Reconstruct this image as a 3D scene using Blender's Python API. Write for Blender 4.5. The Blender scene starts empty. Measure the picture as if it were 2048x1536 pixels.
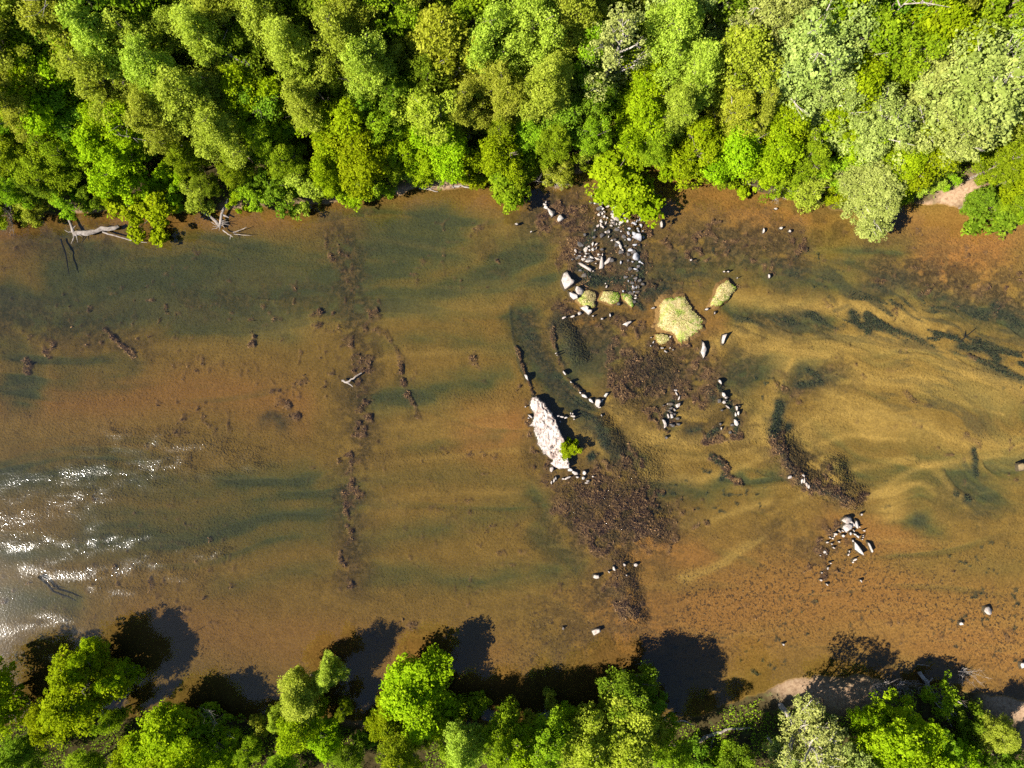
import bpy, math, random
import numpy as np
from mathutils import Vector

random.seed(7)
RNG = np.random.default_rng(11)
SC = bpy.context.scene
COL = SC.collection

# ------------------------------------------------------------------ camera, sky, sun, exposure
H = 110.0            # drone height above the water, metres
F = 1400.0           # focal length in pixels of the 2048 px wide photograph
M = H / F            # metres per photograph pixel on the water
cam = bpy.data.cameras.new('camera')
cam.sensor_width = 36.0
cam.lens = F / 2048 * 36.0
cam.clip_end = 2000
camo = bpy.data.objects.new('camera', cam)
camo.location = (0, 0, H)
COL.objects.link(camo)
SC.camera = camo

SHX, SHY = 0.93, 0.38                      # shadow of a 1 m post on level ground
sun_dir = Vector((-SHX, -SHY, 1)).normalized()
ELEV = math.asin(sun_dir.z)
world = bpy.data.worlds.new('World')
SC.world = world
world.use_nodes = True
wn = world.node_tree.nodes
sky = wn.new('ShaderNodeTexSky')
sky.sky_type = 'NISHITA'
sky.sun_disc = False
sky.ozone_density = 4.0
sky.dust_density = 0.4
sky.sun_elevation = ELEV
sky.sun_rotation = math.atan2(sun_dir.x, sun_dir.y)
world.node_tree.links.new(sky.outputs[0], wn['Background'].inputs[0])
wn['Background'].inputs[1].default_value = 0.055
sl = bpy.data.lights.new('sun', 'SUN')
sl.energy = 5.0
sl.angle = math.radians(0.5)
sl.color = (1.0, 0.93, 0.82)
so = bpy.data.objects.new('sun', sl)
so.rotation_euler = (-sun_dir).to_track_quat('-Z', 'Y').to_euler()
so.location = sun_dir * 200
COL.objects.link(so)
SC.view_settings.view_transform = 'Standard'
SC.view_settings.look = 'None'
SC.view_settings.exposure = 1.7
SC.view_settings.gamma = 1.0
SC.view_settings.use_curve_mapping = False
SC.render.engine = 'CYCLES'
cy = SC.cycles
cy.max_bounces = 5
cy.diffuse_bounces = 2
cy.glossy_bounces = 2
cy.transmission_bounces = 3
cy.transparent_max_bounces = 8
cy.caustics_reflective = False
cy.caustics_refractive = False
cy.use_denoising = False

# ------------------------------------------------------------------ helpers
def px(x, y, z=0.0):
    """photograph pixel -> world point at height z"""
    k = (H - z) / F
    return ((x - 1024) * k, (768 - y) * k)

def hash2(ix, iy, seed):
    h = (ix.astype(np.int64) * 374761393 + iy.astype(np.int64) * 668265263 + seed * 1442695041) & 0xffffffff
    h = ((h ^ (h >> 13)) * 1274126177) & 0xffffffff
    return ((h ^ (h >> 16)) & 0xffff) / 65535.0

def vnoise(x, y, seed=0):
    ix = np.floor(x); iy = np.floor(y)
    fx = x - ix; fy = y - iy
    fx = fx * fx * (3 - 2 * fx); fy = fy * fy * (3 - 2 * fy)
    a = hash2(ix, iy, seed); b = hash2(ix + 1, iy, seed)
    c = hash2(ix, iy + 1, seed); d = hash2(ix + 1, iy + 1, seed)
    return (a * (1 - fx) + b * fx) * (1 - fy) + (c * (1 - fx) + d * fx) * fy

def fbm(x, y, seed=0, oct=4):
    s = 0; a = 0.5; t = 0
    for o in range(oct):
        s = s + a * vnoise(x * 2 ** o + 17.3 * o, y * 2 ** o - 9.1 * o, seed + o * 31)
        t += a; a *= 0.5
    return s / t

def sstep(a, b, x):
    t = np.clip((x - a) / (b - a), 0, 1)
    return t * t * (3 - 2 * t)

def mesh_np(name, V, Fc, mat=None, smooth=False):
    """fast mesh from numpy; Fc (n,3) or (n,4) or list of those"""
    me = bpy.data.meshes.new(name)
    V = np.asarray(V, dtype=np.float32)
    if not isinstance(Fc, list):
        Fc = [Fc]
    Fc = [np.asarray(f, dtype=np.int32) for f in Fc if len(f)]
    idx = np.concatenate([f.ravel() for f in Fc])
    tot = np.concatenate([np.full(len(f), f.shape[1], dtype=np.int32) for f in Fc])
    start = np.concatenate([[0], np.cumsum(tot)[:-1]]).astype(np.int32)
    me.vertices.add(len(V)); me.vertices.foreach_set('co', V.ravel())
    me.loops.add(len(idx)); me.loops.foreach_set('vertex_index', idx)
    me.polygons.add(len(tot)); me.polygons.foreach_set('loop_start', start)
    me.polygons.foreach_set('loop_total', tot)
    if smooth:
        me.polygons.foreach_set('use_smooth', np.ones(len(tot), dtype=bool))
    me.update(calc_edges=True)
    if mat is not None:
        me.materials.append(mat)
    return me

def attr(me, name, arr, domain='POINT', typ='FLOAT'):
    a = me.attributes.new(name, typ, domain)
    a.data.foreach_set('color' if typ == 'FLOAT_COLOR' else 'value', np.ascontiguousarray(arr, dtype=np.float32).ravel())

def obj(name, me, parent=None, loc=None):
    o = bpy.data.objects.new(name, me)
    COL.objects.link(o)
    if parent is not None:
        o.parent = parent
    if loc is not None:
        o.location = loc
    return o

def tag(o, label, cat, group=None):
    o['label'] = label; o['category'] = cat
    if group:
        o['group'] = group
    return o

class Tubes:
    """collects tapered tubes into one mesh"""
    def __init__(self):
        self.V = []; self.F = []; self.n = 0
    def add(self, pts, radii, sides=6):
        P = np.array(pts, dtype=float); n = len(P)
        R = np.array(radii if hasattr(radii, '__len__') else np.linspace(radii, radii * .4, n), dtype=float)
        T = np.gradient(P, axis=0)
        T /= np.linalg.norm(T, axis=1, keepdims=True) + 1e-9
        ref = np.array([0, 0, 1.0]) if abs(T[0][2]) < .9 else np.array([1.0, 0, 0])
        A = np.cross(T, ref); A /= np.linalg.norm(A, axis=1, keepdims=True) + 1e-9
        B = np.cross(T, A)
        ang = np.linspace(0, 2 * np.pi, sides, endpoint=False)
        ring = (P[:, None, :] + R[:, None, None] * (np.cos(ang)[None, :, None] * A[:, None, :] + np.sin(ang)[None, :, None] * B[:, None, :]))
        self.V.append(ring.reshape(-1, 3))
        i = np.arange(n - 1)[:, None] * sides; j = np.arange(sides)[None, :]; j2 = (j + 1) % sides
        q = np.stack([i + j, i + j2, i + sides + j2, i + sides + j], -1).reshape(-1, 4) + self.n
        self.F.append(q)
        base = self.n + (n - 1) * sides
        for k in range(1, sides - 1, 2):
            a = [base, base + k, base + k + 1, base + min(k + 2, sides - 1) if k + 2 < sides else base + k + 1]
            if a[3] == a[2]:
                continue
            self.F.append(np.array([a]))
        self.n += n * sides
    def mesh(self, name, mat, smooth=True):
        return mesh_np(name, np.concatenate(self.V), np.concatenate(self.F), mat, smooth)

# ---- material node helper
class N:
    def __init__(self, name):
        self.m = bpy.data.materials.new(name)
        self.m.use_nodes = True
        self.t = self.m.node_tree
        self.t.nodes.clear()
        self.out = self.t.nodes.new('ShaderNodeOutputMaterial')
    def n(self, typ, **kw):
        nd = self.t.nodes.new(typ)
        ins = kw.pop('ins', {})
        for k, v in kw.items():
            setattr(nd, k, v)
        for k, v in ins.items():
            self.set(nd.inputs[k], v)
        return nd
    def set(self, sock, v):
        if isinstance(v, bpy.types.NodeSocket):
            self.t.links.new(v, sock)
        else:
            if hasattr(sock.default_value, '__len__') and not hasattr(v, '__len__'):
                v = (v, v, v, 1)
            elif hasattr(v, '__len__') and len(v) == 3 and len(sock.default_value) == 4:
                v = tuple(v) + (1,)
            sock.default_value = v
    def mix(self, a, b, f, mode='MIX'):
        nd = self.n('ShaderNodeMix', data_type='RGBA', blend_type=mode)
        self.set(nd.inputs[0], f); self.set(nd.inputs[6], a); self.set(nd.inputs[7], b)
        return nd.outputs[2]
    def math(self, op, a, b=0.0, clamp=False):
        nd = self.n('ShaderNodeMath', operation=op, use_clamp=clamp)
        self.set(nd.inputs[0], a); self.set(nd.inputs[1], b)
        return nd.outputs[0]
    def noise(self, scale, detail=3, rough=.55, vec=None, dist=0.0, color=False):
        nd = self.n('ShaderNodeTexNoise')
        nd.inputs['Scale'].default_value = scale
        nd.inputs['Detail'].default_value = detail
        nd.inputs['Roughness'].default_value = rough
        nd.inputs['Distortion'].default_value = dist
        if vec is not None:
            self.set(nd.inputs['Vector'], vec)
        return nd.outputs[1 if color else 0]
    def ramp(self, fac, stops):
        nd = self.n('ShaderNodeValToRGB')
        cr = nd.color_ramp
        while len(cr.elements) < len(stops):
            cr.elements.new(0.5)
        for e, (p, c) in zip(cr.elements, stops):
            e.position = p
            e.color = tuple(c) + (1,) if hasattr(c, '__len__') else (c, c, c, 1)
        self.set(nd.inputs[0], fac)
        return nd.outputs[0]
    def mapv(self, vec, scale=(1, 1, 1), rot=(0, 0, 0)):
        nd = self.n('ShaderNodeMapping')
        nd.inputs['Scale'].default_value = scale
        nd.inputs['Rotation'].default_value = rot
        self.set(nd.inputs['Vector'], vec)
        return nd.outputs[0]
    def done(self, shader):
        self.t.links.new(shader, self.out.inputs[0])
        return self.m

# ------------------------------------------------------------------ terrain: river bed, banks
def lin(a, b, s):
    return np.arange(a, b, s)
XS = np.concatenate([[-400, -280, -200, -160, -130, -110, -98, -91], lin(-86, 86, .18), [91, 98, 110, 130, 160, 200, 280, 400]])
YS = np.concatenate([[-400, -260, -170, -120, -95, -80, -70, -64], lin(-60, 37, .18), lin(37.5, 66, 1.2), [72, 85, 100, 130, 180, 260, 400]])
GX, GY = np.meshgrid(XS, YS)
PX = GX / M + 1024
PY = 768 - GY / M

TOPSHORE = [(-900, 430), (0, 436), (130, 430), (190, 424), (330, 418), (450, 418), (560, 414), (650, 405), (750, 388), (860, 378), (945, 372),
            (1050, 366), (1130, 352), (1170, 338), (1300, 334), (1380, 338), (1450, 362), (1520, 386), (1600, 404), (1700, 420),
            (1800, 404), (1890, 408), (1960, 424), (2048, 446), (3000, 440)]
BOTSHORE = [(-900, 1440), (0, 1446), (250, 1432), (500, 1440), (740, 1438), (1000, 1444), (1200, 1450), (1400, 1428), (1510, 1392), (1570, 1362),
            (1640, 1350), (1720, 1356), (1850, 1376), (1960, 1384), (2048, 1404), (3000, 1420)]
TSX, TSY = np.array(TOPSHORE, float).T
BSX, BSY = np.array(BOTSHORE, float).T

def shore_top(x):
    return (768 - np.interp(np.asarray(x) / M + 1024, TSX, TSY)) * M
def shore_bot(x):
    return (768 - np.interp(np.asarray(x) / M + 1024, BSX, BSY)) * M

jit = (fbm(GX * .35, GY * .35, 5, 4) - .5) * 2.2
dT = GY - shore_top(GX) + jit          # >0 on the far bank
dB = shore_bot(GX) - GY + jit          # >0 on the near bank
land = np.maximum(dT, dB)

WARP1 = ((fbm(PX / 34, PY / 34, 21, 4) - .5) * 46, (fbm(PX / 34, PY / 34, 22, 4) - .5) * 46)
WARP2 = ((fbm(PX / 110, PY / 60, 23, 3) - .5) * 120, (fbm(PX / 160, PY / 60, 24, 3) - .5) * 44)
LAY = {k: np.zeros_like(GX) for k in 'DSWBRKGVF'}

def stroke(A, xs, ys, pts, w, s=1.0, p=2.0, add=False):
    pts = np.array(pts, float).reshape(-1, 2)
    m = 2.6 * w + 40
    r = np.where((PY[:, 0] > pts[:, 1].min() - m) & (PY[:, 0] < pts[:, 1].max() + m))[0]
    c = np.where((PX[0] > pts[:, 0].min() - m) & (PX[0] < pts[:, 0].max() + m))[0]
    if not len(r) or not len(c):
        return
    sl_ = (slice(r[0], r[-1] + 1), slice(c[0], c[-1] + 1))
    x = xs[sl_]; y = ys[sl_]
    d2 = np.full(x.shape, 1e12)
    if len(pts) == 1:
        d2 = (x - pts[0, 0]) ** 2 + (y - pts[0, 1]) ** 2
    for a, b in zip(pts[:-1], pts[1:]):
        e = b - a
        t = np.clip(((x - a[0]) * e[0] + (y - a[1]) * e[1]) / (e @ e + 1e-9), 0, 1)
        d2 = np.minimum(d2, (x - a[0] - t * e[0]) ** 2 + (y - a[1] - t * e[1]) ** 2)
    v = s * np.exp(-(np.sqrt(d2) / w) ** p)
    A[sl_] = A[sl_] + v if add else np.maximum(A[sl_], v)

# D green silt with the deep water's scattering tint put into it, S clean bright sand, W brown weed on ledges, B dark weed, dark patches and the ledge's painted shadow line, R rusty gravel, K bank sand, G gravel speckle
STROKES = {
 'D': [([(130, 540), (300, 560), (480, 545), (650, 555), (800, 510), (880, 470)], 74, 1), ([(0, 600), (60, 620), (250, 620), (450, 630), (560, 640)], 50, 1),
       ([(700, 600), (850, 590), (960, 560), (1060, 500)], 52, .85), ([(760, 470), (860, 465)], 60, .75), ([(1000, 500), (1080, 560)], 50, .6),
       ([(0, 690), (60, 740), (30, 800)], 50, .6), ([(120, 740), (250, 735)], 30, .55), ([(750, 690), (900, 680), (1020, 690)], 24, .5),
       ([(820, 772), (900, 760), (1000, 742)], 26, .6), ([(750, 806), (830, 788), (960, 764)], 30, .8), ([(780, 905), (1000, 880)], 18, .35),
       ([(0, 965), (200, 955), (400, 985), (600, 960)], 42, .75), ([(180, 1050), (400, 1060), (600, 1035), (680, 1000)], 58, .75),
       ([(0, 1110), (200, 1100), (350, 1095)], 36, .7), ([(0, 1200), (130, 1205)], 40, .7), ([(450, 1170), (640, 1130)], 30, .4),
       ([(720, 1085), (900, 1045), (1060, 1010)], 34, .5), ([(750, 1150), (900, 1165), (1100, 1145)], 36, .6), ([(1070, 980), (1090, 1080), (1140, 1140)], 30, .65),
       ([(730, 960), (900, 950), (1040, 960)], 24, .35), ([(1040, 630), (1062, 700), (1100, 770), (1150, 822)], 30, 1.1), ([(1080, 700), (1130, 780), (1190, 850), (1230, 905), (1300, 925)], 26, 1),
       ([(1140, 690), (1200, 730), (1220, 680)], 42, .8), ([(1180, 740)], 50, .8), ([(1480, 622), (1560, 632), (1640, 645)], 28, .9), ([(1480, 770), (1512, 735), (1560, 720)], 34, .85),
       ([(1580, 765), (1620, 725), (1645, 712)], 24, .9), ([(1600, 772), (1690, 752)], 18, .8), ([(1340, 545), (1420, 525), (1500, 530), (1700, 560), (1850, 592), (2048, 645)], 30, .75),
       ([(1300, 980), (1400, 992), (1480, 962)], 24, .8), ([(1840, 965), (1950, 950), (2048, 930)], 52, .6), ([(1700, 950), (1800, 962), (1900, 1000)], 40, .5),
       ([(1960, 1000), (1990, 1005)], 30, .8), ([(1850, 1048)], 36, .7), ([(1660, 870), (1760, 900)], 36, .25), ([(1570, 920), (1520, 980)], 26, .4), ([(1600, 480), (1700, 500), (1800, 490)], 34, .4),
       ([(1870, 780), (2048, 830)], 34, .45), ([(1350, 850), (1330, 820)], 20, .7), ([(1430, 560), (1480, 550)], 26, .5), ([(1800, 1120), (2048, 1140)], 40, .25)],
 'S': [([(1480, 590), (1560, 602), (1700, 612), (1850, 640)], 17, .8), ([(1430, 690), (1480, 662), (1560, 655), (1575, 680), (1500, 702)], 18, 1), ([(1570, 700), (1700, 690), (1850, 705), (2048, 770)], 32, .75),
       ([(1650, 745), (1800, 745), (2000, 800)], 40, .6), ([(1530, 870), (1535, 830), (1560, 770), (1590, 715)], 22, .7), ([(1220, 800), (1260, 840), (1310, 872), (1380, 884), (1460, 872), (1520, 840)], 18, .95),
       ([(1370, 830), (1415, 815)], 24, 1), ([(1175, 860), (1205, 905)], 20, .9), ([(1620, 860), (1700, 825), (1850, 855)], 40, .55), ([(1370, 1160), (1440, 1130), (1500, 1088)], 9, .9),
       ([(1788, 1018)], 26, .8), ([(1290, 950), (1350, 930)], 20, .5), ([(700, 900), (850, 870), (1000, 850)], 18, .35), ([(420, 700), (640, 650), (760, 630), (950, 610)], 24, .45), ([(740, 860), (1000, 820)], 16, .35),
       ([(0, 860), (200, 850), (330, 830)], 24, .3), ([(1480, 790), (1500, 830)], 20, .5), ([(700, 830), (900, 810)], 10, .4), ([(1900, 880), (2048, 900)], 30, .5), ([(1640, 900), (1660, 930)], 24, .5),
       ([(1320, 1050), (1420, 1040)], 20, .3), ([(740, 1010), (800, 1020)], 14, .4), ([(1180, 760), (1210, 770)], 16, .5)],
 'R': [([(1010, 860), (960, 868)], 54, 1), ([(1290, 1100), (1400, 1120)], 50, .8), ([(1690, 1060), (1800, 1090)], 60, .8), ([(1250, 1260), (1500, 1210), (1700, 1190), (1900, 1260), (2048, 1310)], 110, .8),
       ([(1960, 490), (1900, 520)], 80, 1), ([(1780, 440), (2000, 450)], 34, .6), ([(0, 470), (150, 455), (300, 450)], 34, .7), ([(300, 440), (520, 440), (750, 405), (1000, 400), (1150, 405)], 24, .6), ([(0, 800), (200, 810), (400, 780), (600, 800)], 46, .65),
       ([(1300, 400), (1400, 380), (1480, 420), (1600, 450)], 50, .7), ([(1140, 640), (1180, 640)], 30, .6), ([(1300, 620), (1420, 660)], 40, .5), ([(300, 1250), (700, 1300), (1000, 1330)], 60, .5), ([(500, 830), (600, 850)], 30, .4)],
 'W': [([(668, 480), (682, 530), (690, 575)], 22, .55), ([(730, 620), (752, 660)], 20, .8), ([(700, 680), (722, 730), (726, 800), (716, 870), (702, 930), (690, 1000), (700, 1050), (690, 1110), (700, 1165)], 24, .66),
       ([(770, 662), (790, 700), (802, 742)], 7, 1), ([(806, 760), (822, 800), (838, 836)], 7, 1), ([(500, 665), (506, 712)], 10, .8), ([(205, 655), (262, 712)], 9, .8), ([(50, 670), (100, 675), (80, 712), (38, 742)], 12, .7),
       ([(555, 795), (580, 832)], 18, .9), ([(1090, 950), (1150, 965), (1240, 945), (1265, 925)], 26, 1), ([(1120, 1000), (1200, 1000), (1280, 990)], 36, 1), ([(1170, 1050), (1240, 1040), (1330, 1060)], 46, 1), ([(1200, 1110), (1235, 1160), (1260, 1240)], 34, .95),
       ([(1090, 450), (1150, 470), (1180, 500)], 36, .85), ([(1230, 430), (1260, 480), (1280, 540)], 48, 1), ([(1140, 530), (1180, 545)], 26, .9), ([(1220, 570), (1290, 590), (1300, 560)], 26, .9), ([(1180, 660), (1280, 640)], 30, .35),
       ([(1250, 770), (1280, 715), (1330, 750)], 40, 1), ([(1380, 730), (1420, 760)], 34, .7), ([(1320, 830), (1350, 800), (1355, 780)], 14, .8), ([(1430, 760), (1448, 790), (1470, 820), (1465, 870)], 12, 1), ([(1410, 870), (1440, 868)], 12, .9),
       ([(1425, 912), (1450, 930), (1455, 950), (1485, 970)], 10, 1), ([(1550, 860), (1565, 905), (1590, 940), (1610, 970), (1660, 985), (1712, 1005)], 19, 1.1), ([(1665, 925), (1650, 965)], 9, .8), ([(1660, 1060), (1640, 1130), (1660, 1150)], 20, .75),
       ([(1500, 480), (1545, 545), (1600, 500)], 28, .55), ([(1900, 560), (2048, 610)], 46, .5), ([(1330, 480), (1420, 470)], 40, .5), ([(1030, 690), (1050, 745), (1068, 790)], 4, .9), ([(1105, 640), (1108, 690), (1130, 750), (1180, 800), (1215, 830)], 5, .9),  # the finest stroke here doubles the ledge's painted shadow edge
       ([(920, 530), (925, 640)], 4, .5), ([(955, 480), (1010, 545), (1070, 620)], 5, .5), ([(1040, 780), (1080, 930)], 14, .55), ([(1570, 760), (1600, 790)], 24, .6), ([(600, 600), (640, 610)], 16, .4), ([(1930, 700), (1960, 720)], 5, .6), ([(460, 1165), (490, 1175)], 12, .7),
       ([(940, 715), (965, 760)], 10, .6), ([(1810, 785), (1865, 818)], 6, 1), ([(1935, 880), (1960, 890)], 14, .8), ([(1085, 395), (1110, 430)], 10, .8), ([(1800, 540), (1880, 560)], 24, .4)],
 'B': [([(1565, 805), (1550, 860)], 15, 1), ([(1580, 852)], 10, 1), ([(1620, 740), (1650, 765), (1600, 770)], 10, .8), ([(1705, 630), (1740, 660)], 12, .9), ([(1750, 655), (1800, 665)], 8, .7), ([(1800, 660), (1850, 685)], 10, .8),
       ([(1930, 690), (1990, 700), (2000, 715)], 13, .9), ([(1960, 720), (2048, 755)], 6, .9), ([(1990, 610), (2048, 650)], 14, .8), ([(1670, 620), (1700, 612)], 6, .5), ([(1900, 665), (1930, 685)], 6, .7), ([(1115, 645), (1140, 680), (1165, 725), (1185, 700)], 24, .62), ([(1018, 612), (1024, 655), (1036, 720), (1052, 765)], 3.2, .62),  # last, thinnest stroke: shadow edge of the ledge painted as a dark line
       ([(1195, 850), (1215, 890)], 15, .8), ([(1183, 918)], 12, 1.3), ([(1470, 700), (1500, 720)], 14, .35), ([(1190, 560), (1240, 558)], 14, .9), ([(1290, 590), (1330, 570)], 12, .7), ([(1640, 580), (1560, 560)], 24, .3), ([(1950, 900), (1960, 950)], 7, .9), ([(1920, 988)], 9, .8), ([(1943, 1003)], 13, .9), ([(1848, 1044)], 13, .6),  # the strongest round spot is simply a dark patch
       ([(535, 835), (560, 850)], 16, .6), ([(1450, 950), (1448, 960)], 8, .9), ([(1830, 560), (1700, 590)], 14, .35), ([(1420, 785), (1430, 800)], 10, .7), ([(1235, 525), (1275, 560)], 16, .6), ([(0, 590), (60, 600)], 16, .35), ([(1380, 865), (1400, 860)], 9, .7)],
 'G': [([(1080, 1290), (1200, 1220), (1300, 1260)], 90, 1), ([(1400, 1230), (1600, 1180), (1700, 1160), (1900, 1210), (2048, 1290)], 105, 1.2), ([(1600, 1080)], 70, .6), ([(1850, 540), (2000, 540)], 70, .7), ([(1150, 700), (1250, 650)], 60, .5), ([(40, 470), (300, 460)], 40, .5), ([(660, 450), (720, 440)], 50, .5),
       ([(1440, 450), (1600, 480)], 60, .6)],
 'K': [([(1890, 398), (1935, 382), (1960, 408)], 26, 1), ([(150, 424), (225, 424)], 9, .9), ([(450, 416), (520, 412)], 9, .9), ([(780, 386), (935, 372)], 9, 1), ([(1160, 345)], 10, .8), ([(1570, 1372), (1610, 1372), (1680, 1390), (1740, 1382)], 32, .85),
       ([(1990, 1400), (2060, 1430), (2060, 1480)], 30, 1), ([(1830, 412), (1860, 406)], 6, .9), ([(600, 408), (700, 396)], 8, .6), ([(690, 1440), (760, 1440)], 10, .5)],
}
STROKES['V'] = [([(1090, 420), (1180, 450), (1260, 480)], 80, 1), ([(1140, 640), (1260, 660)], 70, .9), ([(1270, 760), (1400, 750)], 90, 1), ([(1360, 500), (1480, 480), (1580, 510)], 70, .9), ([(1780, 540), (1900, 560), (2048, 610)], 66, .9),
    ([(1500, 640), (1640, 650)], 34, .7), ([(1180, 1040), (1280, 1050)], 110, 1), ([(1230, 1180)], 80, .9), ([(1380, 860), (1470, 850)], 50, .7), ([(1560, 880), (1680, 980)], 46, .9), ([(680, 470), (700, 600), (722, 720), (718, 880), (695, 1000), (700, 1160)], 46, .75),
    ([(0, 640), (150, 660), (260, 700)], 56, .6), ([(380, 600), (640, 590)], 40, .45), ([(1100, 820), (1080, 930)], 36, .6), ([(1050, 640), (1110, 760), (1200, 860), (1260, 920)], 34, .9), ([(40, 480), (240, 470)], 40, .6), ([(1640, 1100), (1560, 1060)], 60, .6), ([(1590, 780), (1680, 750)], 40, .8),
    ([(1240, 560), (1330, 580)], 50, .9), ([(1480, 770), (1500, 720)], 44, .7), ([(800, 740), (830, 830)], 18, .5), ([(1280, 1260), (1120, 1260)], 90, .5), ([(1900, 1000), (2000, 1040)], 60, .4), ([(560, 830)], 34, .6), ([(960, 500), (1050, 590)], 26, .4), ([(1600, 450), (1760, 480)], 60, .5), ([(1430, 420), (1330, 400)], 50, .4)]
STROKES['S'] += [([(1592, 715), (1556, 780), (1544, 845), (1490, 878), (1395, 888), (1300, 872), (1236, 815)], 8, 1), ([(1400, 704), (1470, 666), (1560, 656), (1582, 672)], 8, 1), ([(1470, 590), (1580, 606), (1720, 612)], 8, .9), ([(1590, 862), (1650, 832), (1750, 820), (1850, 850), (1960, 905)], 9, .8), ([(1620, 900), (1700, 868), (1810, 882)], 8, .7),
    ([(1280, 958), (1400, 962), (1500, 930), (1545, 895)], 9, .8), ([(1310, 1062), (1420, 1042), (1545, 1000)], 8, .7), ([(1380, 1162), (1450, 1128), (1525, 1078)], 6, 1), ([(1740, 1002), (1850, 932), (2010, 910)], 9, .7), ([(1700, 700), (1850, 715), (2048, 790)], 8, .8), ([(1660, 760), (1820, 770), (2010, 830)], 7, .7), ([(1600, 1000), (1700, 940), (1830, 920)], 7, .5),
    ([(740, 860), (860, 850), (1010, 815)], 6, .5), ([(740, 930), (900, 915), (1040, 900)], 6, .5), ([(730, 1000), (900, 985), (1040, 985)], 7, .4), ([(300, 700), (480, 690), (680, 640)], 8, .5), ([(780, 640), (900, 620), (1010, 612)], 8, .6), ([(740, 720), (900, 705), (1020, 700)], 6, .45), ([(1250, 860), (1290, 900), (1400, 920), (1510, 895)], 6, .6)]
STROKES['W'] += [([(1110, 440), (1200, 440), (1280, 450)], 44, .9), ([(1150, 500), (1230, 530), (1290, 560)], 40, 1), ([(1120, 620), (1150, 600)], 26, .8), ([(1210, 640), (1300, 660), (1330, 700)], 34, .6), ([(1240, 700), (1300, 760), (1400, 780), (1430, 740)], 44, .8), ([(1330, 690), (1440, 700)], 26, .6), ([(1300, 820), (1340, 850)], 22, .8), ([(1440, 770), (1475, 830), (1470, 870), (1420, 880)], 16, 1), ([(1360, 490), (1450, 500)], 34, .5), ([(1180, 930), (1280, 920)], 22, .7), ([(1380, 1060), (1320, 1010)], 34, .6), ([(1620, 960), (1720, 1000)], 26, .7), ([(1210, 1090), (1300, 1090), (1350, 1080)], 36, .7), ([(1500, 560), (1540, 580)], 24, .5)]
STROKES['B'] += [([(1042, 640), (1072, 710), (1118, 780), (1180, 852), (1235, 905)], 19, .5), ([(1145, 680), (1190, 725), (1215, 700)], 32, .42), ([(1210, 450), (1260, 500), (1285, 560)], 34, .5), ([(1160, 540), (1230, 560)], 22, .5), ([(1290, 720), (1330, 760)], 40, .3), ([(1470, 740), (1500, 770)], 26, .35), ([(1610, 745), (1670, 755)], 18, .5), ([(1235, 440), (1262, 470)], 14, .8), ([(1270, 500), (1280, 545)], 16, .9), ([(1160, 535), (1185, 560), (1230, 556)], 14, 1), ([(1172, 490), (1190, 470)], 12, .9), ([(1195, 455)], 10, .8), ([(1258, 600), (1262, 560)], 10, 1), ([(1260, 590), (1290, 615)], 9, .8), ([(1350, 800), (1330, 850)], 8, .9), ([(1440, 770), (1455, 800), (1475, 840), (1470, 866)], 7, .9), ([(1435, 860), (1420, 872)], 8, .9), ([(1560, 890), (1600, 965), (1690, 1000)], 7, .6), ([(1068, 792), (1120, 880)], 4, .7), ([(1106, 650), (1112, 700), (1150, 770), (1190, 815)], 3.4, .62), ([(1426, 912), (1446, 930)], 7, .9)]
STROKES['F'] = [([(1640, 620), (1800, 650), (1950, 690), (2060, 740)], 44, 1), ([(1700, 590), (1900, 620), (2060, 650)], 34, .8), ([(1800, 790), (1960, 850)], 40, .6), ([(1480, 640), (1640, 640)], 24, .8), ([(1560, 540), (1800, 570)], 30, .7), ([(1950, 950), (1970, 1010)], 40, .5), ([(1060, 680), (1180, 830)], 26, .9), ([(1820, 720), (1900, 760)], 30, .5), ([(1330, 560), (1450, 520)], 40, .6)]
for k, lst in STROKES.items():
    wx, wy = WARP2 if k in 'DSR' else WARP1
    if k in 'DSR':
        wx = wx + WARP1[0] * .9; wy = wy + WARP1[1] * .7
    if k == 'K':
        wx = wx * .3; wy = wy * .3
    sc_ = .35 if k == 'S' else 1.0
    if k in 'WV':
        wx = wx * 1.3 + WARP2[0] * .25; wy = wy * 1.3 + WARP2[1] * .5
    xs_, ys_ = PX + wx * sc_ * .6, PY + wy * sc_ * .6
    for pts, w, s in lst:
        thin = w < 12
        if thin and k in 'WB':
            stroke(LAY[k], PX + wx * .22, PY + wy * .22, pts, w, s, 2.4)
        else:
            stroke(LAY[k], xs_, ys_, pts, w, s, 2.4 if k in 'WBK' else 2.0)
# natural variation: streaks drawn out by the current, loose weed patches
st = fbm(PX / 330 + (fbm(PX / 300, PY / 200, 40, 2)) * 1.2, PY / 26 + (fbm(PX / 420, PY / 260, 41, 2) - .5) * 7, 42, 4)
LAY['D'] = np.clip(LAY['D'] * (.55 + .9 * st) + (st - .55) * 1.1 * sstep(.52, .7, st), 0, 1.1)
st2 = fbm(PX / 260 + 5, PY / 22 + (fbm(PX / 380, PY / 240, 44, 2) - .5) * 6, 45, 4)
LAY['S'] = np.clip(LAY['S'] * (.5 + st2) + np.clip(st2 - .58, 0, 1) * 1.0, 0, 1.1) * (.55 + .45 * sstep(950, 1350, PX))
wsp = fbm(PX / 13, PY / 13, 47, 4)
wl = fbm(PX / 190, PY / 130, 48, 3)
LAY['W'] = np.clip(sstep(.40, .74, np.clip(LAY['W'], 0, 1) * .84 + (wsp - .5) * 1.5) + sstep(.66, .74, wsp) * sstep(.45, .62, wl) * .55, 0, 1)
LAY['W'] = LAY['W'] * (.45 + .6 * sstep(.34, .60, fbm(PX / 40, PY / 34, 49, 5)))
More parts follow.
